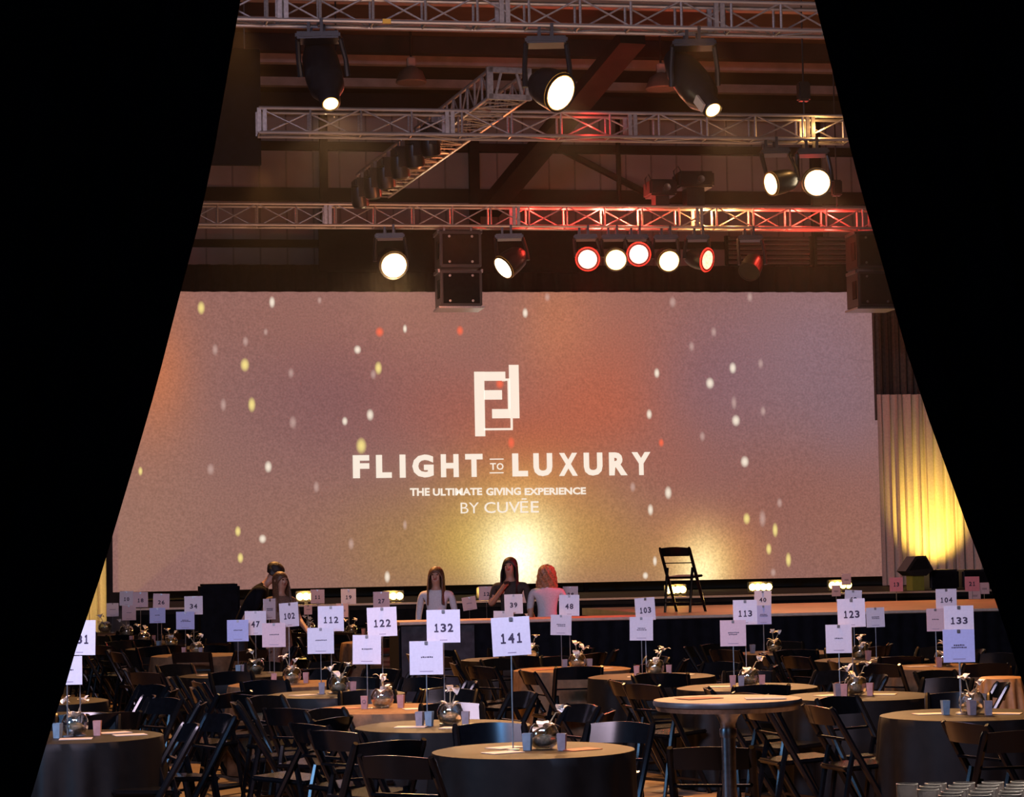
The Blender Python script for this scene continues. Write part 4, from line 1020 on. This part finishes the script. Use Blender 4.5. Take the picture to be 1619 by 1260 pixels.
def person(label, loc, rz, H=1.66, lean=0.0, armL='down', armR='down', top=white_knit, sleeves='long', hair=hair_br, hairstyle='long', turn=0, female=True, legs_m=jeans):
    """figure faces -Y locally (towards the camera at rz=0); z=0 floor"""
    s = H/1.68; sh = .185 if female else .215
    t = thing('person', label, 'person', loc, rz)
    def pt(x, y, z):   # lean forward about the hips
        if z > .95:
            a = lean; dz = z-.95; y2 = y*math.cos(a)-dz*math.sin(a); z2 = .95+dz*math.cos(a)+y*math.sin(a)*0; return Vector((x, y2, z2))*s
        return Vector((x, y, z))*s
    J = {'pelvis':(pt(0,0,.93),(.15,.105)),'waist':(pt(0,0,1.08),(.118,.088) if female else (.135,.10)),'chest':(pt(0,0,1.26),(.140,.098) if female else (.165,.115)),'neckb':(pt(0,.01,1.395),(.075,.06)),
         'neck':(pt(0,.0,1.455),.048),'jaw':(pt(0,-.015,1.515),(.062,.070)),'skull':(pt(0,0,1.585),(.074,.092)),'crown':(pt(0,.005,1.645),(.052,.062)),'nose':(pt(0,-.098,1.555),.012)}
    E = [('pelvis','waist'),('waist','chest'),('chest','neckb'),('neckb','neck'),('neck','jaw'),('jaw','skull'),('skull','crown'),('skull','nose')]
    poses = {'down': [(1.07,.02,.0),(1.12,-.02,-.0)], }
    for sd, mode in ((1, armL), (-1, armR)):
        n = 'L' if sd > 0 else 'R'
        J['sh'+n] = (pt(sd*sh,.0,1.36),.056)
        if mode == 'down': el, wr = pt(sd*(sh+.05),.03,1.09), pt(sd*(sh+.05),-.05,.86)
        elif mode == 'fold': el, wr = pt(sd*(sh+.05),.02,1.10), pt(sd*.05,-.20,1.08)
        elif mode == 'chest': el, wr = pt(sd*(sh+.05),-.02,1.12), pt(sd*.05,-.15,1.33)
        elif mode == 'reach': el, wr = pt(sd*(sh+.03),-.08,1.12), pt(sd*(sh-.03),-.30,1.00)
        elif mode == 'reachdown': el, wr = pt(sd*(sh+.02),-.12,1.13), pt(sd*(sh-.04),-.18,.96)
        J['el'+n] = (el, .041); J['wr'+n] = (wr, .027)
        d = (wr-el).normalized(); side_ = d.cross(Vector((0,0,1)) if abs(d.z) < .8 else Vector((0,1,0))).normalized()
        hp = wr+d*.055*s; J['hd'+n] = (hp, (.034,.02))
        E += [('chest','sh'+n),('sh'+n,'el'+n),('el'+n,'wr'+n),('wr'+n,'hd'+n)]
        curl = Vector((0,-.3,-.2)) if mode != 'down' else Vector((0,-.2,0))
        for f_ in range(4):
            b0 = hp+d*.02*s+side_*(-.03+.02*f_)*s; L = (.068,.078,.072,.058)[f_]*s
            J['f%d%s' % (f_, n)] = (b0+d*.02*s, .009); J['g%d%s' % (f_, n)] = (b0+d*L*.6+curl*L*.4, .0075)
            E += [('hd'+n,'f%d%s' % (f_, n)),('f%d%s' % (f_, n),'g%d%s' % (f_, n))]
        J['t0'+n] = (wr+d*.03*s-side_*.035*s, .011); J['t1'+n] = (wr+d*.065*s-side_*.055*s, .009)
        E += [('wr'+n,'t0'+n),('t0'+n,'t1'+n)]
        J['hip'+n] = (pt(sd*.09,0,.86),.095); J['kn'+n] = (pt(sd*.095,-.015,.48),.058); J['an'+n] = (pt(sd*.10,.02,.09),.038); J['toe'+n] = (pt(sd*.11,-.14,.035),.035)
        E += [('pelvis','hip'+n),('hip'+n,'kn'+n),('kn'+n,'an'+n),('an'+n,'toe'+n)]
    wrL, wrR, elL, elR = J['wrL'][0], J['wrR'][0], J['elL'][0], J['elR'][0]
    neckz = J['neckb'][0].z+.01
    def mf(c):
        if c.z < .97*s and c.z < .97 and min((c-wrL).length, (c-wrR).length) > .16: return 2 if c.z > .11 else 3
        for w_, e_ in ((wrL, elL), (wrR, elR)):
            if (c-w_).length < (.05 if sleeves == 'long' else .0)+.08 and (c-e_).length > .2: return 0
            if sleeves == 'short':
                ax = (w_-e_); tt = (c-e_).dot(ax)/ax.length_squared
                if tt > -.12 and (c-(e_+ax*max(0,min(1,tt)))).length < .06: return 0
        if (c-J['neckb'][0]).dot((J['neck'][0]-J['neckb'][0]).normalized()) > .015 and (c-J['skull'][0]).length < .24: return 0
        return 1
    me = skin_body('body', J, E, [skin_m, top, legs_m, satin_black], mf)
    link('body', me, t)
    hd = J['skull'][0]; ax_up = (J['crown'][0]-J['jaw'][0]).normalized()
    fwd = Vector((0,-1,0)); fwd = (fwd-ax_up*fwd.dot(ax_up)).normalized(); rgt = fwd.cross(ax_up)
    def hp_(x, y, z): return hd+rgt*x*s+fwd*y*s+ax_up*z*s
    for sd in (-1, 1):
        MB().blob(hp_(sd*.030,.083,-.005), .010*s, 1, 0, 1).obj('eye', eye_m, t)
        MB().lathe([(0,0),(.018*s,.002),(.026*s,.010*s),(.02*s,.016*s),(0,.014*s)], hp_(sd*.076,-.0,-.015), axis=rgt*sd, n=10, sx=.6).obj('ear', skin_m, t)
    MB().tube([hp_(-.022,.080,-.062), hp_(0,.088,-.062), hp_(.022,.080,-.062)], [.003,.007,.003], n=6).obj('mouth', lip_mouth, t)
    # hair: shell over skull, open at the face
    rr = random.Random(int(loc[0]*100))
    hb = MB()
    ln = {'long': .40, 'curly': .25, 'short': .07}[hairstyle]; N = 28; rows = []
    for j in range(13):
        v = j/12; row = []
        for i in range(N):
            a = 2*PI*i/N; cf = math.cos(a)  # +1 = face side
            if v < .35:
                q_ = v/.35; r = math.sin(q_*PI/2); z = .085*math.cos(q_*PI/2)+.02; X = .088*r*math.sin(a); Y = .103*r*cf-.012
            else:
                k = (v-.35)/.65; z = .02-k*ln; wv = 1+.10*k*(1-k)*4
                X = .090*wv*math.sin(a)*(1+.16*k); Y = (.095*cf-.018)*(1-.30*k)
                if cf > .35: # pull hair off the face to its sides
                    sgn = 1 if math.sin(a) >= 0 else -1
                    X = sgn*(.078+.012*k+.01*abs(math.sin(a))); Y = .055-.02*(cf-.35)+.01*k
                    if hairstyle == 'short': z = max(z, .03)
            if hairstyle == 'curly': X *= 1.22; Y = Y*1.08
            jit = (.010 if hairstyle == 'curly' else .003); sc = 1+(.10*math.sin(i*2.3+j*1.7) if hairstyle == 'curly' else .02*math.sin(i*3.1))
            row.append(hb.bm.verts.new(hp_(X*sc+rr.uniform(-jit, jit), Y*sc+rr.uniform(-jit, jit), z+rr.uniform(-jit, jit))))
        rows.append(row)
    for j in range(12):
        for i in range(N):
            i2 = (i+1) % N
            ca_, cb_ = math.cos(2*PI*i/N), math.cos(2*PI*i2/N)
            if j >= 4 and ca_ > .35 and cb_ > .35 and ((math.sin(2*PI*i/N) >= 0) != (math.sin(2*PI*i2/N) >= 0)): continue
            hb.bm.faces.new((rows[j][i], rows[j][i2], rows[j+1][i2], rows[j+1][i]))
    ho = hb.obj('hair', hair, t); sm = ho.modifiers.new('s', 'SOLIDIFY'); sm.thickness = .012; ho.modifiers.new('ss', 'SUBSURF').levels = 1
    return t
def pp(px, D): q = P(px, 885, D); return (q.x, q.y, 0)
person('woman with long brown hair in a white long-sleeved top behind the stage edge', pp(689, 29.2), math.radians(-18), 1.67, 0, 'fold', 'down', white_knit, 'long', hair_br, 'long')
person('woman in a dark short-sleeved top, one hand raised to her chest', pp(806, 29.0), math.radians(-25), 1.78, 0, 'down', 'chest', dark_top, 'short', hair_dk, 'long')
person('woman with curly reddish hair in a pale shirt seen from behind, lit red', pp(864, 28.9), math.radians(172), 1.68, 0, 'reach', 'down', grey_tee, 'short', hair_bl, 'curly')
person('woman in a brown top looking down, beside the leftmost yellow uplight', pp(441, 27.4), math.radians(35), 1.66, .04, 'reach', 'down', tan_top, 'short', hair_br, 'long', legs_m=tan_top)
person('dark-haired man in a black jacket bending forward beside the covered block', pp(378, 28.6), math.radians(80), 1.92, .66, 'reachdown', 'reachdown', matte_black, 'long', hair_dk, 'short', female=False)

# ------------------------------------------------------------------ theatrical haze
if HAZE:
    hz = MB().box((6.5, 28, 6.2), (19, 34, 4.2)).obj('haze', None, None, smooth=False)
    m = bpy.data.materials.new('haze'); m.use_nodes = True; nt = m.node_tree; nt.nodes.remove(nt.nodes['Principled BSDF'])
    v = nt.nodes.new('ShaderNodeVolumeScatter'); v.inputs['Density'].default_value = HAZE; v.inputs['Anisotropy'].default_value = .8; v.inputs['Color'].default_value = (1,.93,.85,1)
    nt.links.new(v.outputs[0], nt.nodes['Material Output'].inputs['Volume']); hz.data.materials.append(m)
    tag(hz, 'thin theatrical haze hanging in the light beams under the roof', 'haze', kind='stuff')
